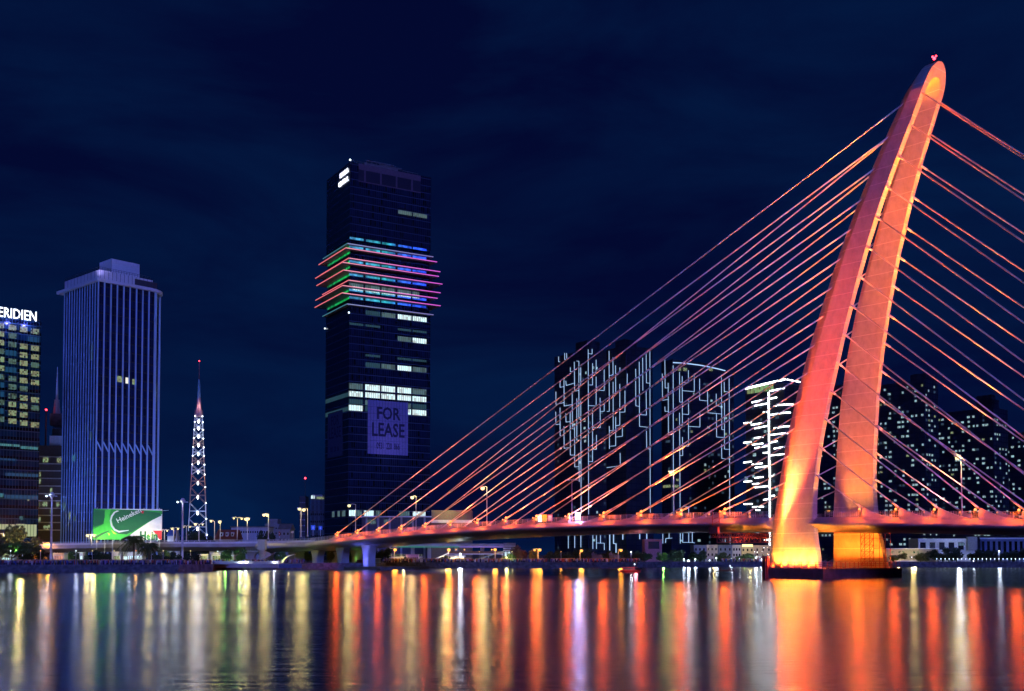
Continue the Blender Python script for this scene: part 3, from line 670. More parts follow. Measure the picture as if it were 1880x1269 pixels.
# --- lattice broadcasting mast
c = at(362, 1018, 520); lm = thing('lattice_mast', 'slender lattice radio mast with white and red lit bracing', 'mast', (c.x, c.y, 0), R(18))
zs_ = [at(362, y, 520).z for y in (1010, 982, 953, 924, 895, 872, 854, 838, 822, 806, 790, 776, 765)]
hw = [5.0, 4.2, 3.9, 3.6, 3.3, 3.0, 2.8, 2.6, 2.4, 2.2, 2.05, 1.9, 1.7]
ml = [mat('mast_white', (.75, .78, .85), .6, noise=0), mat('mast_red', (.52, .30, .22), .6, noise=0)]
for i in range(len(zs_) - 1):
    mb = MB(); a, b_ = hw[i], hw[i + 1]; z0, z1 = zs_[i], zs_[i + 1]; zm = (z0 + z1) / 2; hm = (a + b_) / 2
    for sx, sy in ((-1, -1), (1, -1), (1, 1), (-1, 1)): mb.bar((sx * a, sy * a, z0), (sx * b_, sy * b_, z1), .2)
    P4 = [(-1, -1), (1, -1), (1, 1), (-1, 1)]
    for (x0, y0), (x1, y1) in zip(P4, P4[1:] + P4[:1]):
        mx_, my_ = (x0 + x1) / 2 * hm, (y0 + y1) / 2 * hm
        for (q0, q1, h_, z) in ((x0, y0, a, z0), (x1, y1, a, z0), (x0, y0, b_, z1), (x1, y1, b_, z1)): mb.bar((q0 * h_, q1 * h_, z), (mx_, my_, zm), .14)
        mb.bar((x0 * hm, y0 * hm, zm), (x1 * hm, y1 * hm, zm), .14)
    mb.build('lattice_section', ml[[0, 0, 0, 1, 1, 0, 1, 0, 1, 0, 0, 0][i]], lm)
zt = zs_[-1]
mb = MB(); mb.tube((0, 0, zt), (0, 0, zt + 3.2), 2.1, 1.9, 8); mb.tube((0, 0, zt + 3.2), (0, 0, zt + 9), 1.5, .9, 8); mb.build('platform', mat('mast_platform', (.42, .26, .27), .6), lm)
mb = MB(); zz = at(362, 723, 520).z; zz2 = at(362, 697, 520).z; zz3 = at(362, 663, 520).z
mb.tube((0, 0, zt + 8.5), (0, 0, zz2), .95, .4, 6); mb.build('antenna', mat('antenna_teal', (.20, .38, .45), .5), lm)
mb = MB(); mb.tube((0, 0, zz2), (0, 0, zz3), .18, .12, 5); mb.build('antenna_tip', M['redsteel'], lm)
mb = MB(); mb.ball((0, 0, zz3), .3); mb.build('warning_light', M['red'], lm)
wl = glow('mast_lamp', (.9, .95, 1), 9, False)
for i in range(1, len(zs_)):
    h_ = hw[i]
    mb = MB(); mb.ball((0, 0, (zs_[i] + zs_[i - 1]) / 2 - 1), .36, 8, 5, 2.4); mb.build('mast_lamp', wl, lm)
    mb = MB(); mb.ball((h_, -h_, zs_[i]), .28, 6, 4); mb.build('mast_lamp', wl, lm)
    if i > 5: MB().ball((-h_, -h_, zs_[i]), .26, 6, 4).build('mast_lamp', wl, lm)
for k, (i, cc) in enumerate(((0, 'w'), (2, 'w'), (4, 'o'), (6, 'w'), (8, 'w'), (10, 'w'))):
    light('POINT', lm, (0, 0, zs_[i] + 4), LC[cc] if cc != 'o' else (1, .5, .3), 800, .4, name='mast_glow')
light('POINT', lm, (0, -3, zt + 5), (1, .6, .6), 400, .4, name='mast_glow')

# --- central dark glass tower
T = Tower('office_tower', 'tall dark glass office tower with a stack of coloured light ledges and a for-lease banner', 'tower', 639, 600, 31, 600, 791, 297)
M['office_glass'] = facade('office_glass', (.008, .014, .040), (.035, .06, .13), (.014, .024, .06), 4.2, 1.32, .09, .10, .14, spandrel=(.008, .012, .03), sph=.30)
_, zu = T.hit(0, 639.5, 440); _, zl = T.hit(0, 639.5, 560)
_, zs0 = T.hit(0, 639.5, 566)
T.body(M['office_glass'], z1=zl, name='wall'); T.body(M['office_glass'], x0=.6, x1=T.W - .6, y0=.6, y1=T.D - .6, z0=zl, z1=zu, name='core'); T.body(M['office_glass'], z0=zu, name='wall')
prp = mat('roof_band', (.13, .085, .12), .7)
s0, z0 = T.hit(0, 658, 302); s1, _ = T.hit(0, 772, 320)
mb = MB(); mb.box(s0, s1, -.35, -.02, T.H - 3.4, T.H - .2); mb.box(s0, s1, -.3, -.02, T.H - 10.3, T.H - 9.8)
for k in range(4): x = s0 + 3.4 + k * (s1 - s0 - 5) / 3.45; mb.box(x, x + 1, -.3, -.02, T.H - 9.8, T.H - 3.4)
mb.build('roof_band', prp, T.root)
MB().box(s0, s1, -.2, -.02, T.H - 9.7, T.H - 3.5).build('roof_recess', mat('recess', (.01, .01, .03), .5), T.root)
mb = MB(); mb.bar((1, 1, T.H + 1.4), (T.W - 8, 1, T.H + 1.2), .15)
for k in range(14): x = 1 + k * (T.W - 9) / 13; mb.box(x, x + .12, .9, 1.1, T.H, T.H + 1.4)
mb.box(12, 33, 8, 22, T.H, T.H + 4.5); mb.bar((14, 10, T.H + 6.4), (31, 10, T.H + 6.4), .6); mb.bar((22, 10, T.H + 5.6), (36, 10, T.H + 5.4), .5)
for k in range(7): mb.box(14 + k * 3, 14.3 + k * 3, 9.8, 10.2, T.H + 4.5, T.H + 6.2)
mb.build('roof_plant', M['concrete_dark'], T.root)
MB().ball((-.1, -.1, T.H + 1), .55).build('corner_lamp', M['w'], T.root)
MB().ball((-.5, -.5, zs0 - 2.5), .5).build('corner_lamp', M['w'], T.root); MB().ball((-.6, T.D, zs0 - 5), .45).build('corner_lamp', M['w'], T.root)
# corner logo: two short words
def words(t1, z, s_, ln_):
    o_ = text_part(t1, s_, sg, T.root, (-.35, 2.0, z), R(90), R(-90), 'logo_lettering', .1, 'RIGHT', ln_, .09); return o_
_, za_ = T.hit(1, 631, 322); _, zb2 = T.hit(1, 631, 337)
words('MARINA', za_ - .4, 3.7, .9); words('CENTRAL', zb2 - .4, 3.7, .9)
# ledges: (y at the corner, overhang left face, overhang right face, extra at right end, extra at back of left face, colours)
def led_mat(name, c0, c1, x1, s_):
    m = bpy.data.materials.new(name); m.use_nodes = True; nt = m.node_tree; b = nt.nodes['Principled BSDF']; l = nt.links.new
    t = N(nt, 'ShaderNodeTexCoord'); sp = N(nt, 'ShaderNodeSeparateXYZ'); l(t.outputs['Object'], sp.inputs[0])
    k = math_(nt, 'DIVIDE', sp.outputs[0], x1, clamp=True)
    mx = N(nt, 'ShaderNodeMix', data_type='RGBA'); l(k, mx.inputs[0]); mx.inputs[6].default_value = (*c0, 1); mx.inputs[7].default_value = (*c1, 1)
    b.inputs['Base Color'].default_value = (.02, .02, .02, 1); l(mx.outputs[2], b.inputs['Emission Color']); b.inputs['Emission Strength'].default_value = s_
    return m
pk = led_mat('led_pink', (1, .34, .46), (.80, .12, .75), T.W, 1.0); rdl = glow('led_red', (1, .20, .24), .9)
lv = led_mat('led_lavender', (.42, .48, .95), (.35, .3, .8), T.W, .6); tl = glow('led_teal', (.12, .45, .6), .4)
_led = [(445.4, 2.0, 1.4, 1.0, 0, lv, tl), (454.8, 3.2, 2.2, 3, 3.5, pk, rdl), (472.2, 1.2, 1.6, 5.5, 5, pk, rdl), (482.5, 5.4, 2.6, 4.0, 3, pk, rdl), (496.4, 4.6, 2.6, 6.3, 3, pk, rdl),
        (512.8, 1.2, 1.6, 5.6, 2.5, pk, rdl), (525, 5.2, 2.6, 3.2, 3, pk, rdl), (539, 5.6, 3.0, 5.0, 3, pk, rdl), (556.8, 2.0, 1.4, 1.2, 0, lv, tl)]
ledge_m = mat('ledge_slab', (.30, .28, .34), .6)
zled = []
for y, oL, oR, ex, eb, mr, mlf in _led:
    z = at(639, y, 596).z; zled.append(z)
    MB().box(-oL, T.W + ex, -oR, T.D + eb, z - .35, z + .05).build('ledge', ledge_m, T.root)
    mb = MB(); mb.box(-oL, T.W + ex, -oR - .25, -oR, z - .2, z + .2); mb.build('led_strip', mr, T.root)
    mb = MB(); mb.box(-oL - .25, -oL, -oR - .25, T.D + eb, z - .2, z + .2); mb.build('led_strip', mlf, T.root)
# wash lights under the ledges
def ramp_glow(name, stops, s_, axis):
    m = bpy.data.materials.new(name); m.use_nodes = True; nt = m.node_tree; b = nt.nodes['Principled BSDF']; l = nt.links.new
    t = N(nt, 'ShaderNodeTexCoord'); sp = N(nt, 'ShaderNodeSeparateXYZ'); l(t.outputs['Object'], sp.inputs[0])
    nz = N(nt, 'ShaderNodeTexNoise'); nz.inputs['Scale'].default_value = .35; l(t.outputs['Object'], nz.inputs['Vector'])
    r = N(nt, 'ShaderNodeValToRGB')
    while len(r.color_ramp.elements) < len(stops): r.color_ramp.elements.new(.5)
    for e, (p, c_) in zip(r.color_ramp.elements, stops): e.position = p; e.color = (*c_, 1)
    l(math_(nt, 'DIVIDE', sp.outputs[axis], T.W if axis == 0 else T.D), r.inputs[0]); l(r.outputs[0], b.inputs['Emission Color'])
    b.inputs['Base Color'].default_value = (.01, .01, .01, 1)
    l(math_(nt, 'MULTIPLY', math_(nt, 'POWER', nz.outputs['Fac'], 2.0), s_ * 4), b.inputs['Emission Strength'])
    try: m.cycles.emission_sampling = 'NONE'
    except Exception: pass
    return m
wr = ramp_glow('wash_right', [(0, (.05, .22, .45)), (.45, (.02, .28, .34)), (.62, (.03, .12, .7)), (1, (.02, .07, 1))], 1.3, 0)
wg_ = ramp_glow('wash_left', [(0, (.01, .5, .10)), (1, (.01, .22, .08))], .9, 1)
bays = [(641.5, 667), (671.5, 698), (701, 726), (730.5, 755), (758, 783)]
bs = [(T.hit(0, a, 560)[0], T.hit(0, b_, 560)[0]) for a, b_ in bays]
for i, z in enumerate(zled[:-1]):
    if i == 5: continue
    zt_ = z - .5 if i not in (1,) else z - .6; hgt = 1.1
    if i in (0, 2, 4, 6, 7):
        for k, (s0, s1) in enumerate(bs):
            x = s0
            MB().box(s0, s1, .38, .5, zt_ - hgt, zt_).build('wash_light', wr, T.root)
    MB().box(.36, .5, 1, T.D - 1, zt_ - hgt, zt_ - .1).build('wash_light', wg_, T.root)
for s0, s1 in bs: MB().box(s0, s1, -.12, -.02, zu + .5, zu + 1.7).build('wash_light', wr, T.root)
WHT = lit_window('office_white', (.85, 1, 1), (.45, .7, .75), 1.8, (1.32, 2.2), .35)
WHD = lit_window('office_dim', (.35, .55, .55), (.10, .2, .24), .62, (1.32, 2.2), .2)
WHX = lit_window('office_faint', (.06, .16, .2), (.03, .09, .13), .6, (1.32, 4.2), .5)
z = zled[5]
for k, (s0, s1) in enumerate(bs[:4] + [(bs[4][0], bs[4][0] + (bs[4][1] - bs[4][0]) * .5)]):
    MB().box(s0 + (2 if k == 0 else 0), s1, .38, .5, z - 4.6, z - 2.5).build('window', WHT, T.root); MB().box(s0, s1, .38, .5, z - 2.4, z - .8).build('window', WHD, T.root)
def row(y, spec, h=10, px0=650):
    _, z1 = T.hit(0, px0, y); _, z0 = T.hit(0, px0, y + h)
    for k, c_ in enumerate(spec):
        if c_ != '.': T.window(0, bs[k][0], bs[k][1], z0, z1, {'W': WHT, 'D': WHD, 'x': WHX}[c_])
row(567, '.xDWW', 8.5); row(608, '...DW', 9); row(663, '.xDWD', 9); row(704, 'DWWWD', 10.5); row(718.5, 'WWWWW', 9.5); row(733, 'xDDDx', 9); row(744, 'Wxx..', 10); row(744, '...WW', 10)
row(593, 'xx.xx', 4); row(648, '.x.xx', 4); row(371, '...DD', 7)
for y, m in ((722, WHD), (748, WHX)):
    _, z1 = T.hit(1, 634, y); T.window(1, .8, T.D - .5, z1 - 2.4, z1, WHX if m is WHX else WHX)
_, z1 = T.hit(0, 700, 938); _, z0 = T.hit(0, 700, 952)
for a, b_, m in ((641, 652, WHT), (654, 664, WHD), (668, 686, WHT), (690, 700, WHD), (733, 752, WHD), (758, 781, WHT)):
    s0 = T.hit(0, a, 945)[0]; s1 = T.hit(0, b_, 945)[0]; T.window(0, s0, s1, z0 + 1, z1, m)
for a, b_ in ((610, 614), (620, 624), (628, 634)):
    s0 = T.hit(1, a, 945)[0]; s1 = T.hit(1, b_, 945)[0]; T.window(1, min(s0, s1), max(s0, s1), z0 + 1, z1, WHD)
# for-lease banners
bl = mat('banner_cloth', (.17, .16, .36), .8); ink = mat('banner_ink', (.008, .01, .06), .8)
s0, z1 = T.hit(0, 675, 734); s1, _ = T.hit(0, 749, 738); _, z0 = T.hit(0, 675, 833)
cl = T.slab(0, s0, s1, z0, z1, .25, .05).build('lease_banner', bl, T.root); wB2 = s1 - s0; hB2 = z1 - z0
for t_, sz, fz_, sx in (('FOR', 9.6, .66, .80), ('LEASE', 10.6, .34, .74), ('0931  220  866', 5.2, .10, .72)):
    text_part(t_, sz, ink, cl, ((s0 + s1) / 2, -.42, z0 + hB2 * fz_), R(90), 0, 'lettering', .02, 'CENTER', sx * (1 if len(t_) < 9 else .62), .24 if len(t_) < 9 else .09)
mb = MB()
for k in range(1, 14): x = s0 + wB2 * k / 14; mb.box(x - .05, x + .05, -.36, -.31, z0, z1)
for k in range(1, 8): z = z0 + hB2 * k / 8; mb.box(s0, s1, -.36, -.31, z - .05, z + .05)
mb.build('seams', ink, cl)
light('SPOT', T.root, ((s0 + s1) / 2, -30, GZ + 20), (.5, .4, 1), 60000, .5, ((s0 + s1) / 2, 0, (z0 + z1) / 2), 36, 1, 'banner_light')
t0, z1 = T.hit(1, 630, 752); t1, _ = T.hit(1, 603, 752); _, z0 = T.hit(1, 630, 836)
bl2 = mat('banner_cloth_dim', (.05, .07, .15), .8)  # darker copy of the banner cloth; the missing light is put into its colour
cl2 = T.slab(1, t0, t1, z0, z1, .25, .05).build('lease_banner', bl2, T.root); tag(cl2, 'unlit grey-blue for-lease banner')
for t_, sz, fz_, sx in (('FOR', 8, .70, .8), ('LEASE', 9, .42, .78), ('0931  220  866', 4, .12, .55)):
    text_part(t_, sz, ink, cl2, (-.42, (t0 + t1) / 2, z0 + (z1 - z0) * fz_), R(90), R(-90), 'lettering', .02, 'CENTER', sx, .08)

# --- residential towers with LED line art
led = glow('led_white', (.42, .64, 1), 1.15, False); ledw = glow('led_warm_white', (.90, 1, 1), 5.5, False)
M['dark_tower'] = facade('dark_tower', (.006, .009, .022), (.012, .017, .035), (.014, .02, .045), 3.3, 3.6, .18, .16, .5)
WS = lit_window('flat_cool', (.65, .85, .9), (.2, .4, .45), 1.5, (.6, .8), .1)
WD = lit_window('flat_dim', (.16, .28, .40), (.06, .12, .2), .6, (.8, 1.6), .2)
def z5(pts, ox, oy, sc_): return [(ox + x / sc_, oy + y / sc_) for x, y in pts]
A = Tower('apartment_tower', 'widest dark apartment tower covered in branching white light lines', 'tower', 1079.8, 640, 35, 1018, 1113, 641)
MBp = A.body(M['dark_tower'])
A2 = Tower('x', 'x', 'x', 1151, 636, 35, 1112, 1198, 641)
x_, y_ = rot(A2.C[0] - A.C[0], A2.C[1] - A.C[1], -A.a)
w2 = MB().box(x_, x_ + A2.W, y_, y_ + A2.D, GZ, A.H + 1.5).build('wall', M['dark_tower'], A.root)
for k, (a, b_, c_, d_) in enumerate(((2, 12, 3, 14, ), (x_ + 2, x_ + 11, y_ + 3, y_ + 12))):
    MB().box(a, b_, c_, d_, A.H, A.H + 6).build('roof_block', M['dark_tower'], A.root)
PA = [[(138,185),(138,235),(152,235)],[(197,150),(197,215),(210,213)],[(215,150),(218,205),(230,207)],[(458,110),(458,160),(425,155)],[(420,115),(424,1715)],[(290,235),(294,520),(332,513)],[(312,228),(335,230),(335,790),(352,792)],[(252,290),(252,332),(290,325)],[(353,290),(353,460)],[(462,250),(462,460),(430,460)],[(497,215),(497,343),(465,340)],[(497,380),(497,665),(424,660)],[(575,310),(575,515),(500,508)],[(628,130),(630,715),(607,717)],[(665,190),(667,360),(632,370)],[(690,270),(692,545),(675,548)],[(733,290),(733,335),(695,350)],[(152,430),(152,483),(190,475)],[(190,385),(192,665),(270,650)],[(208,420),(212,465),(290,442)],[(112,525),(112,648),(190,630)],[(270,520),(272,885),(292,887)],[(315,590),(315,997),(355,992)],[(353,610),(357,1715)],[(535,585),(537,875),(465,870)],[(575,630),(575,715),(540,717)],[(667,430),(668,900),(632,905)],[(732,450),(732,850),(697,855)],[(782,515),(782,722),(738,724)],[(805,350),(803,470),(790,480)],[(880,305),(882,385),(915,392)],[(915,235),(918,862),(1018,873)],[(948,195),(950,515)],[(982,150),(985,440),(1018,443)],[(1018,110),(1022,1700)],[(880,420),(882,662),(915,668)],[(982,515),(985,752),(920,747)],[(110,720),(112,845),(152,840)],[(152,680),(153,953),(190,947)],[(208,735),(210,820),(250,815)],[(190,860),(192,1075),(252,1065)],[(250,725),(252,1140),(293,1140)],[(293,840),(295,1255),(335,1250)],[(335,1120),(338,1400)],[(462,700),(462,1203),(426,1203)],[(500,945),(500,1085),(466,1083)],[(692,770),(692,1050),(635,1055)],[(630,860),(632,1080)],[(757,845),(757,957),(697,965)],[(735,1120),(737,1243),(590,1265)],[(985,905),(988,1078),(1020,1082)]]
x2_ = [(1044, 983, 1007), (1055.7, 983, 1006), (1067, 983, 1007), (1080, 982, 1008), (1088, 982, 1008), (1120, 980, 1011), (1144, 978, 991), (1174, 978, 990), (1187, 978, 990)]
for p in PA:
    q = z5(p, 1000, 620, 5.286); mx_ = sum(a for a, _ in q) / len(q)
    if mx_ < 1079.2: A.line(1, q, .2, led)
    elif mx_ < 1111: A.line(0, q, .2, led)
    else:
        qa = [A2.hit(1 if mx_ < 1152 else 0, *v_) for v_ in q]; mb = MB()
        for (a, b_), (c_, d_) in zip(qa, qa[1:]):
            f = 1 if mx_ < 1152 else 0; p0 = A2.pt(f, a, b_, .25); p1 = A2.pt(f, c_, d_, .25)
            mb.bar((p0[0] + x_, p0[1] + y_, p0[2]), (p1[0] + x_, p1[1] + y_, p1[2]), .2)
        mb.build('led_strip', led, A.root)
def sline(T_, pxs, f):
    for q in pxs: T_.line(f, q, .22, led)
sline(A, [[(x, a), (x, b_)] for x, a, b_ in x2_ if x < 1079], 1); sline(A, [[(1088, 982), (1088, 1008)], [(1094.6, 983), (1094.6, 1008)], [(1094.7, 997), (1109, 997.5), (1109, 1010)], [(1102, 983), (1102, 997)]], 0)
mb = MB()
for f, q in ((1, [(1120, 980), (1120, 1011)]), (1, [(1127, 980), (1127, 998), (1131.6, 998.5), (1131.6, 1015)]), (1, [(1144, 978), (1144, 991)]), (0, [(1174, 978), (1174, 990)]), (0, [(1187, 978), (1187, 990)])):
    qa = [A2.hit(f, *v_) for v_ in q]
    for (a, b_), (c_, d_) in zip(qa, qa[1:]):
        p0 = A2.pt(f, a, b_, .25); p1 = A2.pt(f, c_, d_, .25); mb.bar((p0[0] + x_, p0[1] + y_, p0[2]), (p1[0] + x_, p1[1] + y_, p1[2]), .36)
    mb.build('led_strip', led, A.root); mb = MB()
bpy.data.objects.remove(A2.root)
def dotcols(T_, f, cols, m, seed, p=.6, w_=1.1, y0=780, y1=1008):
    rg = random.Random(seed)
    for px in cols:
        s0, _ = T_.hit(f, px, 900); _, za_ = T_.hit(f, px, y1); _, zb_ = T_.hit(f, px, y0); z = za_
        while z < zb_:
            if rg.random() < p: T_.window(f, s0, s0 + w_, z, z + 1.5, m)
            z += 3.3 if rg.random() < .7 else 6.6
dotcols(A, 1, (1026,), WD, 1, .25); dotcols(A, 0, (1109,), WD, 2, .45, y0=690)
for f, px, y in ((1, 1075, 774), (1, 1075, 788), (1, 1076, 804), (1, 1076, 812)): A.window(f, A.hit(f, px, y)[0], A.hit(f, px, y)[0] + 1.6, A.hit(f, px, y)[1], A.hit(f, px, y)[1] + 1.4, WS)

Bt = Tower('apartment_tower', 'dark apartment tower with white light lines and a curved lit roof edge', 'tower', 1233, 650, 30, 1214, 1347, 672)
Bt.body(M['dark_tower'])
MB().box(4, Bt.W - 9, 3, 14, Bt.H, Bt.H + 5).build('roof_block', M['dark_tower'], Bt.root)
PB = [[(165,215),(168,490),(195,488)],[(140,350),(142,608),(197,600)],[(197,440),(200,940),(237,940)],[(240,270),(243,1720)],[(165,670),(167,717),(200,715)],[(302,335),(303,625),(330,627)],[(328,375),(330,855),(308,855)],[(388,318),(388,440),(332,437)],[(445,350),(445,525),(332,515)],[(302,730),(308,1720)],[(388,590),(390,747),(332,742)],[(388,780),(390,1055),(333,1048)],[(500,715),(500,868),(392,862)],[(330,965),(333,1145),(308,1143)],[(497,400),(497,607),(573,615)],[(573,510),(577,730),(710,742)],[(658,545),(658,662),(710,668)],[(708,360),(712,892),(738,895)],[(735,430),(737,523),(787,528)],[(783,395),(790,1725)],[(738,630),(738,1083),(790,1085)],[(660,740),(662,965),(740,970)],[(710,1035),(712,1173),(795,1180)]]
for p in PB:
    q = z5(p, 1190, 620, 5.286); Bt.line(1 if sum(a for a, _ in q) / len(q) < 1232 else 0, q, .2, led)
for q in ([(1222.5, 995), (1223, 989), (1235, 988)], [(1236, 940), (1218, 941)],): Bt.line(1 if q[0][0] < 1232 else 0, q, .2, led) if q[0][0] < 1232 else None
for q in ([(1248.5, 978), (1248.5, 998)], [(1253, 978), (1253, 996), (1271, 996), (1275, 997)], [(1264, 978), (1264, 996)], [(1270.5, 979), (1270.5, 996)], [(1326, 990), (1326, 996.5), (1331, 996.5)], [(1331, 985), (1331, 997)], [(1340, 985), (1340, 999)], [(1264, 946), (1264, 931), (1252, 930)]): Bt.line(0, q, .22, led)
for q in ([(1217.5, 980), (1217.5, 998)], [(1229, 978), (1229, 988), (1223, 989), (1222.5, 997)]): Bt.line(1, q, .22, led)
Bt.line(0, z5([(240, 243), (330, 247), (400, 255), (500, 268), (600, 287), (680, 305), (745, 322)], 1190, 620, 5.286), .5, led)
for a, b_ in ((1244, 1250), (1254, 1261), (1302, 1308)): s0, z1 = Bt.hit(0, a, 675); s1, _ = Bt.hit(0, b_, 676); Bt.window(0, s0, s1, z1 - 2, z1, WY)
for a, b_ in ((1217, 1232),): pass
dotcols(Bt, 0, (1266, 1301, 1308, 1345), WD, 5, .5, y0=715)
s0, z1 = Bt.hit(0, 1234, 890); s1, _ = Bt.hit(0, 1246, 891); Bt.window(0, s0, s1, z1 - 1.6, z1, WY); s0 = Bt.hit(1, 1218, 890)[0]; s1 = Bt.hit(1, 1231, 890)[0]; Bt.window(1, min(s0, s1), max(s0, s1), z1 - 1.6, z1, WY)

def scatter(T_, f, n_, seed, mats, z0=8):
    rg = random.Random(seed); wd = T_.W if f == 0 else T_.D
    for _ in range(n_):
        x = 1 + 2.7 * rg.randrange(int((wd - 3) / 2.7)); z = GZ + 3.3 * rg.randint(3, int((T_.H - 12) / 3.3)) + 1
        T_.window(f, x, x + rg.choice((1.1, 1.6, 2.2)), z, z + 1.4, rg.choice(mats))
scatter(A, 1, 30, 31, (WD, WD, WD, WS)); scatter(A, 0, 16, 32, (WD, WD, WS)); scatter(Bt, 0, 42, 33, (WD, WD, WD, WS, WY)); scatter(Bt, 1, 5, 34, (WD,))
Ct = Tower('apartment_tower', 'apartment tower with white light spine and horizontal light bars, just left of the pylon', 'tower', 1443, 560, 38, 1368, 1500, 703)
Ct.body(M['dark_tower'])
PC = [[(1172,530),(1177,1269)],[(930,832),(1003,822)],[(1005,848),(1117,828)],[(1035,882),(1168,855)],[(930,1020),(1003,1012)],[(1035,975),(1117,965)],[(1040,1072),(1168,1050)],[(930,1213),(1005,1203)],[(1120,725),(1168,717)],[(1183,520),(1325,490)],[(1183,595),(1250,580)],[(1183,752),(1325,728)],[(1010,630),(1117,605)],[(1035,662),(1168,638)],[(1225,665),(1250,660)],[(1265,655),(1330,650)],[(1190,945),(1325,928)],[(1225,880),(1325,862)],[(1120,1120),(1168,1115)],[(1183,1020),(1255,1005)],[(1225,1078),(1325,1060)],[(1183,1145),(1325,1130)],[(1015,1040),(1117,1027)],[(1012,1232),(1110,1220)],[(1042,1262),(1168,1248)]]
PD = [[(1575,140),(1655,135)],[(1665,165),(1730,160)],[(1690,100),(1775,90)],[(1690,200),(1840,185)],[(1850,85),(1895,75)],[(1780,330),(1840,320)],[(1850,290),(1895,285)],[(1575,375),(1660,372)],[(1665,405),(1780,400)],[(1700,437),(1740,437)],[(1785,750),(1840,745)],[(1845,710),(1890,712)],[(1845,-80),(1845,850)]]
for p in PC: Ct.line(1, z5(p, 1190, 620, 5.286), .55, ledw, 'light_bar')
for p in PD: Ct.line(1, z5(p, 1090, 860, 5.697), .55, ledw, 'light_bar')
for q in ([(1331, 650), (1400, 648)], [(1327, 728), (1375, 728)], [(1327, 862), (1390, 860)], [(1327, 928), (1370, 930)], [(1327, 1130), (1335, 1130)]): Ct.line(0, z5(q, 1190, 620, 5.286), .55, ledw, 'light_bar')
Ct.line(1, [(1369, 714.5), (1442, 697)], .5, ledw, 'roof_light_line'); Ct.line(1, [(1369, 712.5), (1442, 695.5)], .3, ledw, 'roof_light_line'); Ct.line(0, [(1444, 697), (1470, 702)], .5, ledw, 'roof_light_line')
RG = lit_window('roof_terrace', (.8, .9, .4), (.1, .4, .15), 1.1, (.9, 2), .05)
s0, z1 = Ct.hit(1, 1372, 719); s1, _ = Ct.hit(1, 1420, 712); Ct.window(1, min(s0, s1), max(s0, s1), z1 - 1.4, z1 + 2, RG)
for px, y in ((1428, 892), (1429, 896), (1415, 770), (1388, 832), (1373, 875), (1376, 812)): s0, z1 = Ct.hit(1, px, y); Ct.window(1, s0, s0 + 2, z1 - 1.6, z1, WS)

scatter(Ct, 1, 34, 35, (WD, WD, WS)); scatter(Ct, 0, 10, 36, (WD, WS))
def flats(label, px, d, al, pxl, pxr, ytop, seed, dens, steps=()):
    T_ = Tower('apartment_block', label, 'apartment block', px, d, al, pxl, pxr, ytop, 'tall apartment blocks behind the back stays')
    T_.body(M['dark_tower'])
    for i, (a, b_, h_) in enumerate(steps): MB().box(a * T_.W, b_ * T_.W, 1, 12, T_.H, T_.H + h_).build('roof_block', M['dark_tower'], T_.root)
    rg = random.Random(seed); cand = []
    for f, wd in ((0, T_.W), (1, T_.D)):
        xs = []; x = 1.2
        while x < wd - 2.2: xs.append(x); x += rg.choice((2.6, 3.4, 4.4))
        z = T_.zb + 6
        while z < T_.H - 3:
            for x in xs:
                if rg.random() < dens: cand.append((f, x, z, rg.choice((1.2, 1.5, 2.0)), rg.random()))
            z += 3.3
    rg.shuffle(cand); rest = MB()
    for i, (f, x, z, w_, q) in enumerate(cand):
        m = WS if q > .35 else (WY if q > .27 else WD)
        if i < 100: T_.window(f, x, x + w_, z, z + 1.4, m)
        else: T_.slab(f, x, x + w_, z, z + 1.4, .01, .12, rest)
    if len(cand) > 100: tag(rest.build('window', WS, T_.root), kind='stuff')
    return T_
flats('dark apartment block with scattered lit flats seen between the two pylon legs', 1590, 740, 38, 1492, 1640, 701, 11, .26, ((.1, .5, 4),))
flats('tallest lit apartment block immediately right of the pylon', 1702, 720, 42, 1612, 1722, 697, 12, .36, ((.2, .9, 5),))
flats('stepped apartment block behind the right-hand lamp post, second highest on the right', 1828, 745, 40, 1712, 1850, 748, 13, .34, ((.0, .5, 6), (-.5 * 0, .25, 9)))
flats('lowest apartment block with scattered lit flats, at the right edge', 1900, 760, 40, 1822, 1960, 792, 14, .34)

# ------------------------------------------------------------------ street lamps
def lamp(name, label, px, pyt, d, pyb, heads, cc, e, group, pr=.13, br=.42, reach=None, cat='street lamp', zb=None, hr=None):
    """a post at photo column px and distance d; heads are the photo columns and rows of its lanterns"""
    p = at(px, pyt, d); zt = p.z; z0 = at(px, pyb, d).z if zb is None else zb
    t = thing(name, label, cat, (p.x, d, z0), 0, group); h = zt - z0
    mb = MB(); mb.tube((0, 0, 0), (0, 0, h), pr * 1.5, pr * .8, 8); mb.tube((0, 0, 0), (0, 0, .5), pr * 2.4, pr * 2.2, 8); mb.build('pole', M['steel'], t)
    for hx, hy, lit in heads:
        q = at(hx, hy, d); x = q.x - p.x; z = q.z - z0
        mb = MB(); mb.bar((0, 0, h - .05), (x * .55, 0, (h + z + .5) / 2 + .25), pr * 1.1); mb.bar((x * .55, 0, (h + z + .5) / 2 + .25), (x, 0, z + .42), pr)
        mb.build('arm', M['steel'], t)
        mb = MB(); mb.loft([[(x - k_ * .75, -k_ * .22, z + dz), (x + k_ * .75, -k_ * .22, z + dz), (x + k_ * .75, k_ * .22, z + dz), (x - k_ * .75, k_ * .22, z + dz)] for k_, dz in ((1, .30), (1, .42), (.6, .55))])
        hd = mb.build('lantern', M['steel'], t)
        if lit:
            r_ = (hr or br) * lit ** .35
            MB().ball((x, -.1, z), r_, 10, 7, .85).build('bulb', M[cc], hd)
            if e: light('POINT', hd, (x, -.3, z - .1), LC[cc], e * lit, r_ * 1.25)
    return t
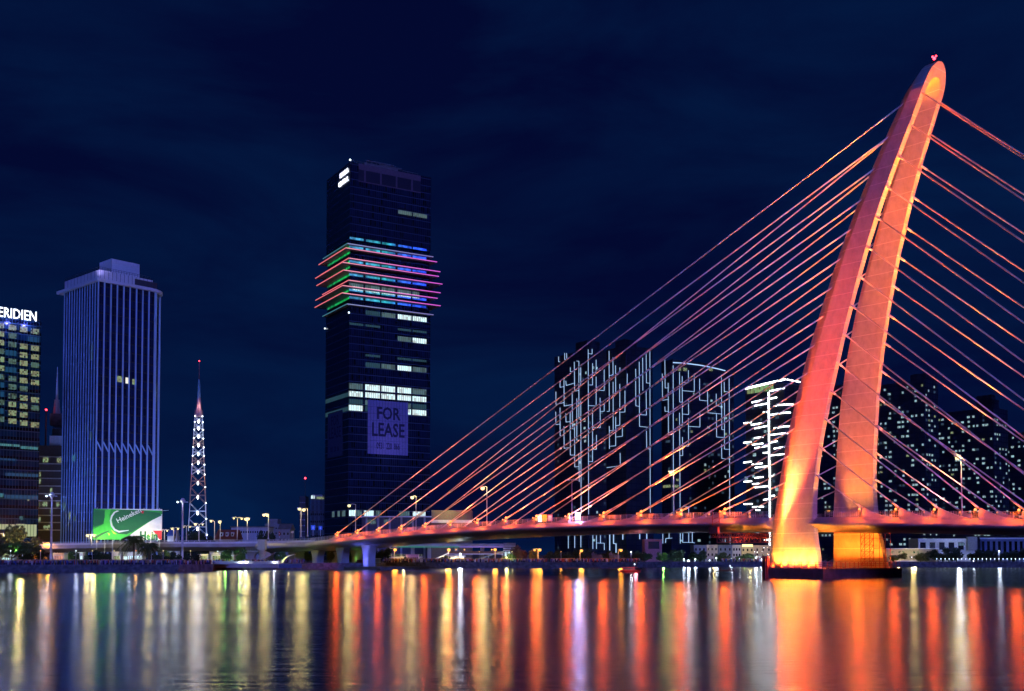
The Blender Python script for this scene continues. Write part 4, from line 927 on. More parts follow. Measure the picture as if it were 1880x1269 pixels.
def side_lamp(pxp, hx, hy, py_base_v, label, lit=1, heads=None):
    u = u_at(pxp, 11.6, 20); q = bw(u, 11.6, 0); d = q[1]; zb = zE(u)
    return lamp('street_lamp', label, pxp, hy - 3, d, 0, heads or [(hx, hy, lit)], 'y', 3300, 'lamp posts along the bridge', zb=zb, br=.62)
side_lamp(653, 641, 929, 0, 'lit lamp post on the bridge nearest its left end, below the dark office tower', .9)
side_lamp(764, 757, 914, 0, 'lit lamp post on the bridge before the right edge of the office tower', .9)
side_lamp(894, 886, 897, 0, 'lit lamp post standing highest among the left cables of the bridge', 1.2)
side_lamp(1050, 1042, 884, 0, 'unlit double-armed lamp post on the bridge before the widest light-line tower', heads=[(1042, 884, 0), (1057, 884, 0)])
side_lamp(1237, 1231, 868, 0, 'dim lamp post on the bridge before the curved-roof apartment tower', .35)
side_lamp(1764.5, 1758, 841, 0, 'lit lamp post on the bridge at the right, before the apartment blocks', .7)

# ------------------------------------------------------------------ viaduct curving away to the left
VP = [(-64.2, 402.8, 9.55), (-80, 414.5, 9.3), (-100, 419, 9.0), (-132, 414, 8.8), (-152, 407, 8.5), (-178, 396, 7.9), (-215, 380, 7.0), (-260, 362, 6.2)]
def cr_(P_, t):
    i = min(int(t), len(P_) - 2); f_ = t - i; p = [Vector(P_[max(0, min(len(P_) - 1, i + k))]) for k in (-1, 0, 1, 2)]
    return .5 * ((2 * p[1]) + (p[2] - p[0]) * f_ + (2 * p[0] - 5 * p[1] + 4 * p[2] - p[3]) * f_ ** 2 + (3 * p[1] - p[0] - 3 * p[2] + p[3]) * f_ ** 3)
vs_ = [cr_(VP, i * (len(VP) - 1) / 60) for i in range(61)]
via = thing('viaduct', 'pale concrete road viaduct on single columns running left from the bridge behind the crowd', 'viaduct', (-63, 405, 0))
KSW = min(range(61), key=lambda i: abs(proj((vs_[i].x + 3, vs_[i].y - 12, 8))[0] - 486))
def vring(i, sec):
    p = vs_[i]; q = vs_[min(60, i + 1)] - vs_[max(0, i - 1)]; q.z = 0; q.normalize(); nn = Vector((-q.y, q.x, 0))    # towards the camera side
    return [tuple(p + nn * o_ + Vector((63, -405, z))) for o_, z in sec]
vsec = [(11.4, .1), (11.4, -1.1), (9.6, -1.75), (6.0, -2.6), (-6, -2.6), (-9.6, -1.75), (-11.4, -1.1), (-11.4, .1)]
mb = MB(); mb.loft([vring(i, vsec) for i in range(KSW - 1, 61)]); mb.build('deck', M['concrete'], via)
gsec = [(s_ * v_, z_) for s_, L__ in ((1, 1), (-1, -1)) for v_, z_ in [(11.9, .02), (12.9, -.55), (13.5, -.95), (13.88, -1.45), (13.75, -1.8), (13.2, -2.15), (10.4, -2.85), (6.5, -3.15)][::L__]]
mb = MB(); mb.loft([vring(i, [(v_, z_ + .0) for v_, z_ in gsec]) for i in range(0, KSW + 1)]); nd = mb.build('rounded_deck', M['girder'], via)
for p_ in nd.data.polygons: p_.use_smooth = len(p_.vertices) == 4
for sg_ in (1, -1):
    mb = MB(); mb.loft([vring(i, [(sg_ * 11.25, .1), (sg_ * 11.55, .1), (sg_ * 11.5, .75), (sg_ * 11.3, .75)]) for i in range(61)]); mb.build('parapet', M['white'], via)
    mb = MB()
    for i in range(0, 60):
        a = vring(i, [(sg_ * 11.4, .75), (sg_ * 11.4, 1.3)]); c_ = vring(i + 1, [(sg_ * 11.4, 1.3), (sg_ * 11.4, 1.02)]); mb.bar(a[0], a[1], .12); mb.bar(a[1], c_[0], .1); mb.bar(vring(i, [(sg_ * 11.4, 1.02)])[0], c_[1], .07)
    mb.build('railing', M['steel'], via)
def vcol(px, side, wid, zt=None, fl=1.0):
    best = min(range(61), key=lambda i: abs(proj(Vector(vring(i, [(side, 0)])[0]) + Vector((-63, 405, 0)))[0] - px)); p = Vector(vring(best, [(side, 0)])[0])
    z1 = vs_[best].z - 2.55; rg = []
    for k in (0, .5, .75, .9, 1):
        f_ = 1 + (fl - 1) * max(0, (k - .5) * 2) ** 2; z = GZ + (z1 - GZ) * k
        rg.append([(p.x + wid / 2 * f_ * a, p.y + wid / 2 * b_, z) for a, b_ in ((-1, -1), (1, -1), (1, 1), (-1, 1))])
    MB().loft(rg).build('column', M['concrete'], via)
for px, sd, wd in ((382, 4, 1.9), (218, 4, 1.9), (140, 4, 1.8), (300, -4, 1.8), (418, -4, 2.0), (60, 3, 1.8)): vcol(px, sd, wd)
vcol(463, 2, 2.6, fl=2.4)
for k, (px, z, e, c_) in enumerate(((70, 3.5, 1500, 'o'), (130, 4, 1200, 'w'), (185, 5, 1400, 'w'), (250, 4, 2000, 'y'), (410, 4, 1600, 'y'), (540, 3.5, 900, 'y'))):
    pass

# spiral stair tower between the viaduct and the bridge
c = at(481, 1036, 381); st_ = thing('stair_tower', 'violet lit round concrete stair tower with a curling ramp, where viaduct meets bridge', 'stair tower', (c.x, c.y, 0))
mb = MB(); mb.tube((0, 0, 0), (0, 0, 9.2), 1.05, 1.05, 16); mb.build('shaft', M['concrete'], st_)
MB().box(-1.3, 1.3, -1.4, 1.2, 6.6, 10.2).build('cabin', M['concrete'], st_)
mb = MB(); rg = []
for i in range(25):
    a = -2.3 + i * .17; r0, r1 = 1.0, 3.0; z = 2.4 + i * .16; rg.append([(r0 * math.cos(a), r0 * math.sin(a), z), (r1 * math.cos(a), r1 * math.sin(a), z), (r1 * math.cos(a), r1 * math.sin(a), z + .3), (r0 * math.cos(a), r0 * math.sin(a), z + .3)])
mb.loft(rg); mb.box(-5.5, 1.0, -.6, .6, 5.9, 6.2); mb.bar((2.0, 0, 4), (4.6, .5, 5.8), .9, .3); mb.build('ramp', M['concrete'], st_)
mb = MB()
for k in range(8): mb.box(-5.4 + k * .75, -5.33 + k * .75, -.6, -.53, 6.2, 7.2)
mb.bar((-5.4, -.56, 7.2), (0, -.56, 7.2), .07); mb.build('railing', M['steel'], st_)

# landing stage in front of it
c0 = at(396, 1049, 350); qy = thing('landing_stage', 'long pale concrete landing stage on short piles, left of the bridge piers', 'pier', (c0.x, c0.y, 0))
def xw(px, d): return (px - 940) / F * d
x0, x1 = xw(398, 352) - c0.x, xw(556, 352) - c0.x; xm = xw(514, 352) - c0.x
MB().box(x0, xm, 0, 9, .75, 2.05).build('deck', M['concrete'], qy); MB().box(xm, x1, .6, 9, .7, 1.9).build('deck', mat('stage_blue', (.10, .16, .28), .8), qy)
MB().box(x0 - 3.4, xm - 1, 6, 9.5, 2.05, 2.75).build('step', M['concrete'], qy)
mb = MB()
k = x0 + .5
while k < x1: MB().tube((k, .8, -1), (k, .8, .69), .16, n=6).build('pile', M['concrete_dark'], qy); k += 1.6

# viaduct and mast lamps behind
VL = [(365.5, 963, 430, 993, [(358.7, 963, .55), (372, 963.5, .15)], 'at the foot of the lattice mast'), (394, 958, 420, 992, [(387.7, 957.4, .35)], 'first to the right of the lattice mast'),
      (404.5, 957, 415, 992, [(403.5, 958.7, .9)], 'bright, second to the right of the lattice mast'), (436, 951, 415, 992, [(429.4, 952, .2), (443.8, 952.8, .25)], 'with two separate small lanterns'),
      (454, 951, 412, 991, [(451.5, 953.6, 1), (456, 953.4, .5)], 'brightest pair left of the double post'), (493, 944, 410, 990, [(484.7, 946, .8), (490.8, 946.5, .8)], 'of two posts close together'),
      (552.8, 934, 408, 986, [(549.4, 935, .7)], 'left of the tallest pair'), (565, 934, 406, 985, [(557.9, 936.6, 1.2)], 'brightest of all, before the small far tower'),
      (319, 970, 430, 994, [(316, 971.5, .12), (327, 971.5, .2)], 'beside the blue-roofed church'), (302, 973, 430, 995, [(297, 975, .12), (307, 975, .12)], 'left of the blue-roofed church'),
      (342.5, 966, 425, 994, [(337, 968, .1), (349, 968, .1)], 'just left of the lattice mast base')]
for px, pt_, d, pb_, hd, lb in VL: lamp('street_lamp', 'viaduct street lamp ' + lb, px, pt_, d, pb_, hd, 'y', 1900, 'street lamps along the viaduct', br=.62)
lamp('street_lamp', 'double street lamp at the lower left corner of the green banner', 167.5, 982, 368, 1002, [(161, 984.5, .5), (173, 984.5, .6)], 'y', 2600, 'street lamps along the viaduct', br=.42)
lamp('street_lamp', 'street lamp shining behind the right-hand palm', 277, 979, 374, 1000, [(275.5, 981, .6)], 'y', 2600, 'street lamps along the viaduct', br=.42)
lamp('street_lamp', 'street lamp beyond the trees at the far left edge', 8, 979, 372, 1015, [(5, 982, .7), (21, 984, 1.0)], 'y', 2200, 'lamps in the far left trees', br=.5)
def high_mast(px, yt, d, label):
    p = at(px, yt, d); t = thing('high_mast_lamp', label, 'lamp mast', (p.x, d, GZ), 0, 'tall lamp masts on the left bank'); h = p.z - GZ
    mb = MB(); mb.tube((0, 0, 0), (0, 0, h), .38, .2, 10); mb.build('pole', mat('mast_blue', (.5, .52, .6), .5), t)
    mb = MB(); mb.tube((0, 0, h - .9), (0, 0, h), .3, .8, 12); mb.tube((0, 0, h), (0, 0, h + .7), .8, .3, 12)
    for a in range(3): mb.bar((0, 0, h - .4), (1.5 * math.cos(a * 2.1 + .1), 1.5 * math.sin(a * 2.1 + .1), h - .5), .25)
    mb.build('lamp_ring', M['steel'], t); MB().ball((-1.5, -.3, h - .5), .28, 8, 6).build('bulb', M['w'], t)
    light('POINT', t, (-1.5, -.6, h - .7), LC['w'], 600, .3)
high_mast(95.5, 908, 322, 'tall pale lamp mast on the left bank before the brown low-rise'); high_mast(335.7, 919, 330, 'tall pale lamp mast on the left bank beside the lattice mast')

# road signs on the deck, small signs
def sign(px0, px1, y0, y1, d, yb, m, label, sym):
    a = at(px0, y1, d); b_ = at(px1, y0, d); zb = at(px0, yb, d).z; xc = (a.x + b_.x) / 2
    t = thing('road_sign', label, 'road sign', (xc, d, zb)); w_ = (b_.x - a.x) / 2
    MB().tube((0, .12, 0), (0, .12, b_.z - zb), .09, n=6).build('pole', M['steel'], t); pn = MB().box(-w_, w_, 0, .06, a.z - zb, b_.z - zb).build('panel', m, t)
    sy = MB(); h0, h1 = a.z - zb, b_.z - zb; hh = h1 - h0
    if sym: sy.box(-w_ * .16, w_ * .16, -.03, -.005, h0 + hh * .2, h1 - hh * .2); sy.bar((-w_ * .55, -.02, h0 + hh * .55), (0, -.02, h0 + hh * .25), .12, .03); sy.bar((w_ * .55, -.02, h0 + hh * .55), (0, -.02, h0 + hh * .25), .12, .03)
    else: sy.box(-w_ * .5, w_ * .5, -.03, -.005, h0 + hh * .4, h0 + hh * .6)
    sy.build('arrow', M['white'], pn)
bs_ = glow('sign_blue', (.03, .10, .9), .8, False)
sign(571, 578.5, 964.5, 973, 392, 984, bs_, 'left one of two blue lit direction signs at the bridge end', 1); sign(585, 591.5, 966, 973, 392, 984, bs_, 'right one of two blue lit direction signs at the bridge end', 1)
sign(534, 539, 975, 979, 398, 987, M['white'], 'small pale sign on the deck left of the blue direction signs', 0)
sign(511.5, 514.5, 976, 984, 398, 988, M['redsteel'], 'small red sign on the deck between the lamp pairs', 0)

# illuminated boxes standing on the bridge
def lightbox(pxa, pxb, m, label, y0, y1, fr_=None):
    u = (u_at(pxa, -9.5, 15) + u_at(pxb, -9.5, 15)) / 2; q = bw(u, -9.5, 0); d = q[1]; a = at(pxa, y1, d); b_ = at(pxb, y0, d); zb = zE(u) + .07
    t = thing('light_box', label, 'light box', ((a.x + b_.x) / 2, d, zb), 0, 'lit display boxes on the bridge'); w_ = (b_.x - a.x) / 2; h = b_.z - zb
    pn = MB().box(-w_, w_, 0, .4, .35, h).build('screen', m, t); mb = MB(); mb.box(-w_ - .1, w_ + .1, .42, .7, .2, h + .12)
    for s in (-1, 1): mb.box(s * w_ * .8 - .08, s * w_ * .8 + .08, .1, .5, 0, .3)
    mb.build('frame', M['darksteel'], t); return t, w_, h
lightbox(986.5, 994, glow('screen_white', (1, .95, .8), 2.2, False), 'white lit display box, leftmost of three side by side on the bridge', 945.5, 955.5)
lightbox(995.5, 1004, glow('screen_amber', (1, .34, .01), 1.5, False), 'amber lit display box, middle of three side by side on the bridge', 945, 955.5)
t_, w_, h_ = lightbox(1005.5, 1014, glow('screen_red', (.7, .03, .06), 1.1, False), 'red lit display box, rightmost of three side by side on the bridge', 945, 955.5)
mb = MB(); mb.box(-w_ * .7, w_ * .7, -.05, -.01, .6, h_ - .25); mb.build('poster', glow('poster_pink', (1, .45, .5), 1.0, False), t_)
t_, w_, h_ = lightbox(1056, 1065.5, glow('screen_bluewhite', (.75, .72, 1), 2.2, False), 'single blue-white display box on the bridge, right of the red one', 941, 952)
light('POINT', t_, (0, -2.8, 1.2), (.40, .40, 1), 2600, .4, name='box_light')

# navigation lamps under the deck
def nav(px, py, m, lc, label, e=500, r_=.3):
    u = u_at(px, -9.5, 11); q = bw(u, -9.5, 0); p = at(px, py, q[1])
    t = thing('navigation_lamp', label, 'navigation lamp', tuple(p)); MB().ball((0, 0, 0), r_, 8, 6).build('bulb', m, t); MB().box(-.1, .1, -.1, .1, r_ * .7, zA(u) - 4.7 - p.z).build('bracket', M['darksteel'], t)
nav(829, 982, M['red'], 0, 'red navigation lamp under the deck beside a green one'); nav(832.5, 981.5, M['grn'], 0, 'green navigation lamp under the deck'); nav(985.5, 975, M['o'], 0, 'amber navigation lamp under the deck'); nav(1195, 970, M['red'], 0, 'large red navigation lamp under the deck, left of the gantry', r_=.42)

# promenade lamps, orange
for i, (px, hx, hy, lb) in enumerate(((724, 725.5, 1009.7, 'before the pale fence, nearest the bridge piers'), (823, 824, 1009.8, 'left of the lit pavilion roof'), (909, 909, 1009.5, 'before the sloping glass roof'), (988, 991, 1010, 'before the brown trees'), (1065, 1067.4, 1011.4, 'between the two orange hoardings'), (1135, 1140, 1010.6, 'right of the longer orange hoarding'))):
    d = shore_d(px) + 4
    hd = [(hx, hy, 1)] + ([(715, 1009.7, .25)] if i == 0 else []) + ([(981.6, 1010.3, .4)] if i == 3 else [])
    lamp('promenade_lamp', 'orange promenade lamp ' + lb, px, hy - 1.5, d, 0, hd, 'o', 2000, 'orange lamps along the far promenade', zb=GZ, pr=.12, br=.6)
for px, py, m, e, r_, lb in ((845, 1017.5, 'w', 2600, .42, 'above the lit pavilion roof'), (1158.5, 1013.5, 'w', 900, .28, 'by the green-lit tree'), (1263.8, 1030, 'w', 4500, .5, 'brightest blue-white one at the water edge'), (1255.5, 1026.8, 'w', 500, .3, 'small, left of the brightest'), (1276.5, 1026.8, 'w', 500, .3, 'small, right of the brightest'),
                          (930, 1024, 'y', 1500, .4, 'beside the sloping glass roof'), (1342, 1026, 'w', 1200, .35, 'first of the row left of the pylon'), (1358, 1026.5, 'w', 1200, .35, 'second of the row left of the pylon'), (1372, 1026.5, 'w', 1200, .35, 'third of the row left of the pylon'), (1388, 1024, 'w', 1500, .4, 'fourth of the row left of the pylon'), (1398, 1027, 'w', 1000, .35, 'fifth of the row left of the pylon'), (1411, 1026.5, 'w', 1000, .35, 'closest to the pylon'),
                          (1315, 1024.5, 'w', 500, .3, 'on the pavilion between trees'), (1302.5, 1029, 'w', 400, .28, 'low on the bank left of the pavilion'), (1787, 1030, 'w', 300, .25, 'among dark trees at the right'), (1834, 1012, 'w', 700, .34, 'above the dark trees, far right')):
    d = shore_d(px) + 7
    p = at(px, py, d); t = thing('bank_lamp', 'blue-white bank lamp ' + lb if m == 'w' else 'yellow bank lamp ' + lb, 'lamp', (p.x, d, GZ), 0, 'small lamps on the far bank')
    mb = MB(); mb.tube((0, 0, 0), (0, 0, p.z - GZ), .1, .07, 6); mb.build('pole', M['steel'], t); MB().ball((0, -.1, p.z - GZ), r_, 8, 6).build('bulb', M[m], t)
    light('POINT', t, (0, -.5, p.z - GZ), LC[m], e, r_ * 1.25)
# row of small quay lights at the right
k = 0
for i in range(22):
    px = 1720 + i * 7.6
    d = shore_d(px) + 1.2; p = at(px, 1033.8, d); q = thing('quay_light', ORD[i] + ' small white quay light from the left in the row at far right', 'quay light', (p.x, d, GZ + .25), 0, 'quay lights along the right-hand bank')
    MB().tube((0, 0, 0), (0, 0, 1.0), .07, n=5).build('post', M['steel'], q); MB().ball((0, 0, 1.15), .2, 6, 5).build('bulb', M['w'], q)

# ------------------------------------------------------------------ trees
def crown_mesh(seed, n, kind):
    rg = random.Random(seed); mb = MB(); cl = []
    for _ in range(rg.randint(9, 13)):
        a = rg.random() * 6.28; r_ = rg.random() ** .6 * .72
        cl.append((r_ * math.cos(a), r_ * math.sin(a), rg.uniform(.25, .95) if kind != 'umbrella' else rg.choice((.35, .62, .85)) + rg.uniform(-.05, .05), rg.uniform(.24, .42)))
    for i in range(n):
        cx, cy, cz, r_ = rg.choice(cl)
        v = Vector((rg.gauss(0, 1), rg.gauss(0, 1), rg.gauss(0, 1))).normalized() * (rg.random() ** .4) * r_
        fl = .35 if kind == 'umbrella' else .8
        p = Vector((cx + v.x, cy + v.y, cz + v.z * fl)); s_ = rg.uniform(.04, .085)
        a = Vector((rg.gauss(0, 1), rg.gauss(0, 1), rg.gauss(0, 1))).normalized(); b_ = a.cross(Vector((rg.gauss(0, 1), rg.gauss(0, 1), rg.gauss(0, 1)))).normalized()
        mb.add([p - a * s_, p - b_ * s_ * .6, p + a * s_, p + b_ * s_ * .6], [(0, 1, 2, 3)])
    return mb
def trunk_mesh(seed, kind):
    rg = random.Random(seed); mb = MB(); mb.tube((0, 0, -.02), (.02, 0, .35), .045, .03, 7)
    for k in range(6):
        a = k * 1.05 + rg.random(); z = rg.uniform(.22, .36); q = (.45 * math.cos(a), .45 * math.sin(a), rg.uniform(.45, .75)); mb.tube((.02, 0, z), q, .022, .008, 5)
    return mb
CM = {k: (crown_mesh(s, n_, kd), trunk_mesh(s, kd)) for k, s, n_, kd in (('a', 1, 2600, 'round'), ('b', 2, 2600, 'round'), ('c', 3, 2200, 'umbrella'), ('d', 4, 1800, 'round'))}
cache = {}
def tree(px, pyt, wpx, d, label, proto='a', leaf='leaf', group=None, name='tree', zb=GZ):
    c = at(px, pyt, d); h = c.z - zb; w_ = wpx / F * d / 2
    t = thing(name, label, 'tree', (c.x, d, zb), random.random() * 6, group); key = (proto, leaf)
    if key not in cache: cache[key] = (CM[proto][0].mesh('crown', M[leaf]), CM[proto][1].mesh('trunk', M['bark']))
    for nm, me in zip(('crown', 'trunk'), cache[key]):
        o = bpy.data.objects.new(nm, me); col.objects.link(o); o.parent = t; o.scale = (w_, w_, h / 1.15)
    return t
M['leaf_red'] = mat('leaf_red', (.11, .05, .035), .8, noise=.4, nscale=.6)
TR = [(22, 990, 112, 326, 'broad layered tree overhanging the crowd at the left edge', 'c', 'leaf'), (2, 985, 60, 345, 'taller layered tree cut by the left edge', 'c', 'leaf_olive'), (34, 964, 84, 352, 'olive bushy tree before the hotel entrance', 'a', 'leaf_olive'),
      (88, 984, 46, 395, 'reddish tree behind the viaduct, below the brown low-rise', 'b', 'leaf_red'), (58, 1006, 44, 330, 'dark tree between the layered tree and the tall mast', 'b', 'leaf_dark'),
      (128, 1012, 44, 372, 'green tree under the viaduct right of the tall mast', 'a', 'leaf'), (188, 1008, 32, 327, 'dark bushy tree under the left part of the green banner', 'b', 'leaf_dark'),
      (160, 1012, 14, 350, 'small slim tree below the white post by the banner', 'd', 'leaf'), (318, 1013, 34, 328, 'round dark tree left of the second tall mast', 'a', 'leaf_dark'), (350, 1012, 34, 326, 'round dark tree right of the second tall mast', 'b', 'leaf_dark'), (288, 1018, 24, 326, 'low dark tree right of the palms', 'd', 'leaf_dark'), (300, 1010, 34, 372, 'yellow-green tree behind the low dark trees', 'd', 'leaf_olive'),
      (414, 1008, 30, 372, 'green tree under the viaduct right of the first column', 'a', 'leaf'), (440, 1007, 26, 372, 'green tree left of the stair tower', 'd', 'leaf'), (516, 1012, 22, 396, 'green tree between the first bridge columns', 'a', 'leaf'),
      (566, 1008, 30, 415, 'bright green tree between wide column and first pier', 'b', 'leaf_olive'), (606, 1005, 18, 410, 'tree hung with golden lights between two piers', 'd', 'leaf_olive'), (654, 1007, 34, 412, 'bright green tree between the second and third piers', 'a', 'leaf'), (700, 1004, 40, 402, 'dark tree right of the last pier', 'b', 'leaf_dark'),
      (822, 1020, 20, 417, 'small dark tree left of the pavilion', 'd', 'leaf_dark'), (764 - 20, 1022, 16, 415, 'low shrub by the pink wall', 'd', 'leaf_dark'), (935, 1016, 26, 426, 'green tree right of the sloping glass roof', 'a', 'leaf'), (955, 1000, 34, 432, 'brown tree lit by the promenade lamps', 'b', 'leaf_red'), (975, 1010, 30, 430, 'olive tree right of the brown one', 'a', 'leaf_olive'),
      (350 - 0, 975, 60, 470, 'dark wooded clump at the foot of the lattice mast', 'a', 'leaf_dark'), (385, 976, 40, 475, 'dark tree behind the red-roofed house, left', 'b', 'leaf_dark'), (478, 974, 40, 470, 'dark tree before the long white building', 'a', 'leaf_dark'), (500, 976, 38, 472, 'dark tree left of the grey gabled house', 'b', 'leaf_dark'),
      (1010, 1012, 40, 434, 'dark tree left of the first orange hoarding', 'a', 'leaf_dark'), (1045, 1008, 40, 448, 'dark tree behind the first orange hoarding', 'b', 'leaf_dark'), (1080, 1006, 44, 450, 'dark tree right of the first orange hoarding', 'a', 'leaf_dark'), (1110, 1010, 40, 448, 'dark tree behind the second orange hoarding', 'b', 'leaf_dark'), (1148, 1009, 40, 452, 'dark tree behind the last orange lamp', 'a', 'leaf_dark'),
      (1180, 1010, 34, 454, 'dark tree below the pink building', 'b', 'leaf_dark'), (1216, 1014, 26, 446, 'tree lit green, right of the pink building', 'd', 'leaf'), (1236, 1008, 44, 452, 'large dark tree left of the brightest bank lamp', 'a', 'leaf_dark'), (1284, 1010, 46, 456, 'large dark tree right of the brightest bank lamp', 'b', 'leaf_dark'), (1326, 1014, 34, 450, 'dark tree before the terraced houses', 'a', 'leaf_dark'), (1366, 1015, 40, 458, 'green tree before the terraced houses', 'b', 'leaf'), (1516, 1017, 24, 452, 'dark tree seen between the pylon feet', 'a', 'leaf_dark'),
      (1648, 1014, 34, 452, 'tree lit warm before the cream building, left', 'b', 'leaf_olive'), (1690, 1015, 40, 450, 'tree lit warm before the cream building, right', 'a', 'leaf_olive'), (1722, 1008, 40, 452, 'dark tree left of centre at the right bank', 'b', 'leaf_dark'), (1756, 1005, 50, 455, 'large dark tree before the white modern building', 'a', 'leaf_dark'), (1792, 1008, 40, 452, 'dark tree right of the white modern building', 'b', 'leaf_dark'), (1826, 1010, 44, 450, 'dark tree with lamps before the blue-grey building', 'a', 'leaf_dark'), (1864, 1006, 48, 455, 'dark tree at the right edge', 'b', 'leaf_dark')]
for px, py, w_, d, lb, pr_, lf in TR: tree(px, py, w_, d, lb, pr_, lf)
# lamps that light the foliage (park uplights)
for px, py, d, c_, e in ((38, 990, 345, 'y', 2400), (30, 1012, 322, 'g', 800), (128, 1028, 366, 'g', 500), (300, 1024, 366, 'g', 500), (414, 1026, 366, 'g', 600), (440, 1026, 366, 'g', 600), (516, 1028, 390, 'g', 400), (566, 1028, 405, 'g', 60), (606, 1030, 403, 'o', 80), (654, 1026, 404, 'g', 40), (935, 1027, 421, 'g', 900), (975, 1026, 425, 'o', 600), (1218, 1022, 441, 'g', 900), (88, 1000, 388, 'o', 900), (1680, 1026, 445, 'y', 900), (1650, 1027, 445, 'y', 500), (1368, 1028, 452, 'g', 300)):
    p = at(px, py, d); t = thing('garden_light', 'small garden uplight at the foot of the trees', 'garden light', (p.x, d, GZ), 0, 'garden uplights under the trees')
    MB().tube((0, 0, 0), (0, 0, .5), .14, .2, 8).build('housing', M['darksteel'], t); light('POINT', t, (0, 0, max(.9, p.z - GZ)), LC[c_], e, .3, name='garden_glow')
# palms
def palm(px, py, d, wpx, seed, label):
    rg = random.Random(seed); c = at(px, py, d); h = c.z - GZ; t = thing('palm_tree', label, 'palm tree', (c.x, d, GZ), 0, 'palms before the green banner'); r_ = wpx / F * d / 2
    mb = MB(); mb.tube((0, 0, 0), (.2, 0, h * .5), .38, .27, 8); mb.tube((.2, 0, h * .5), (.1, 0, h), .27, .3, 8); mb.build('trunk', M['bark'], t)
    for k in range(46):
        a = k * 2.4 + rg.random() * .3; el = rg.uniform(-.35, 1.45); mb = MB(); pts = []
        for j in range(9):
            s_ = j / 8; pts.append(Vector((.1 + math.cos(a) * r_ * s_ * math.cos(el * (1 - .3 * s_)), math.sin(a) * r_ * s_ * math.cos(el * (1 - .3 * s_)), h + r_ * (math.sin(el) * s_ - .75 * s_ * s_))))
        for p, q in zip(pts, pts[1:]):
            dd = (q - p).normalized(); sd = dd.cross(Vector((0, 0, 1)))
            if sd.length < .01: continue
            sd.normalize(); mb.bar(p, q, .07)
            for m_ in range(3):
                b_ = p.lerp(q, m_ / 3)
                for s_ in (-1, 1):
                    tip = b_ + sd * s_ * r_ * .20 + dd * r_ * .12 - Vector((0, 0, r_ * .10)); mb.add([b_, b_ + dd * .14, tip], [(0, 1, 2)])
        mb.build('frond', M['leaf'], t)
palm(245, 993, 326, 58, 5, 'larger fan of palm fronds before the lower edge of the green banner'); palm(273, 1004, 325, 46, 6, 'shorter palm right of the larger one')

# ------------------------------------------------------------------ low buildings
def low(name, label, cat, px0, px1, y0, d, m, dep=10, al=0, zb=GZ, y1=None):
    a = at(px0, 1018, d); b_ = at(px1, y0, d); t = thing(name, label, cat, (a.x, d, zb), R(al)); w_ = (b_.x - a.x) / math.cos(R(al)); h = b_.z - zb
    MB().box(0, w_, 0, dep, 0, h).build('wall', m, t); return t, w_, h
def wins(t, w_, h, nx, nz, ww, wh, m, z0=.5, z1=None, name='window', skip=None, seed=1):
    rg = random.Random(seed)
    for j in range(nz):
        for i in range(nx):
            if skip and rg.random() < skip: continue
            xc = w_ * (i + .5) / nx; zc_ = z0 + ((z1 or h) - z0) * (j + .5) / nz
            MB().box(xc - ww / 2, xc + ww / 2, -.05, -.005, zc_ - wh / 2, zc_ + wh / 2).build(name, m, t)
def gable(t, w_, h, rise, dep, m, x0=0, ov=.4, axis='x'):
    mb = MB()
    if axis == 'x': mb.add([(x0 - ov, -ov, h), (x0 + w_ + ov, -ov, h), (x0 + w_ + ov, dep + ov, h), (x0 - ov, dep + ov, h), (x0 - ov, dep / 2, h + rise), (x0 + w_ + ov, dep / 2, h + rise)], [(0, 1, 5, 4), (2, 3, 4, 5), (0, 4, 3), (1, 2, 5), (0, 3, 2, 1)])
    else: mb.add([(x0 - ov, -ov, h), (x0 + w_ + ov, -ov, h), (x0 + w_ + ov, dep + ov, h), (x0 - ov, dep + ov, h), (x0 + w_ / 2, -ov, h + rise), (x0 + w_ / 2, dep + ov, h + rise)], [(0, 1, 4), (2, 3, 5), (0, 4, 5, 3), (1, 2, 5, 4), (0, 3, 2, 1)])
    return mb.build('roof', m, t)
dkw = mat('window_dark', (.01, .012, .02), .2, noise=0); redroof = mat('roof_tile_red', (.20, .05, .03), .9); blueroof = mat('roof_blue', (.05, .10, .35), .7)
white_w = mat('wall_white', (.48, .48, .50), .85); greyw = mat('wall_grey', (.20, .21, .24), .9); creamw = mat('wall_cream', (.40, .34, .22), .85); pinkw = mat('wall_pink', (.50, .20, .24), .85); bluew = mat('wall_blue', (.14, .17, .26), .9)
t, w_, h = low('church', 'small white church with a blue roof and pointed gable, left of the lattice mast', 'church', 307, 318, 984, 460, white_w, 9)
gable(t, w_, h, at(0, 972, 460).z - at(0, 984, 460).z, 9, blueroof)
mb = MB(); g = at(320.5, 972, 459).z - GZ; x = w_ + .2; mb.add([(x, -.5, 0), (x + 2.6, -.5, 0), (x + 1.3, -.5, g), (x, 2, 0), (x + 2.6, 2, 0), (x + 1.3, 2, g)], [(0, 1, 2), (5, 4, 3), (0, 2, 5, 3), (1, 4, 5, 2)]); gb = mb.build('gable', white_w, t)
for k in (.9, 1.7): MB().box(x + k - .15, x + k + .15, -.56, -.51, g * .45, g * .65).build('window', dkw, gb)
light('POINT', t, (w_ / 2, -7, h), LC['w'], 1500, .4, name='church_light')
t, w_, h = low('red_roofed_house', 'house with a dark red tiled roof and three white dormers behind the viaduct', 'house', 395, 432, 990, 462, creamw, 12)
gable(t, w_, h, at(0, 972, 462).z - at(0, 990, 462).z, 12, redroof)
for px in (401.5, 411.5, 421.5):
    x = xw(px, 459) - t.location.x; dm = MB().box(x - .55, x + .55, 1.5, 3, h + 1.2, h + 2.9).build('dormer', white_w, t); MB().box(x - .3, x + .3, 1.4, 1.5, h + 1.5, h + 2.5).build('window', dkw, dm)
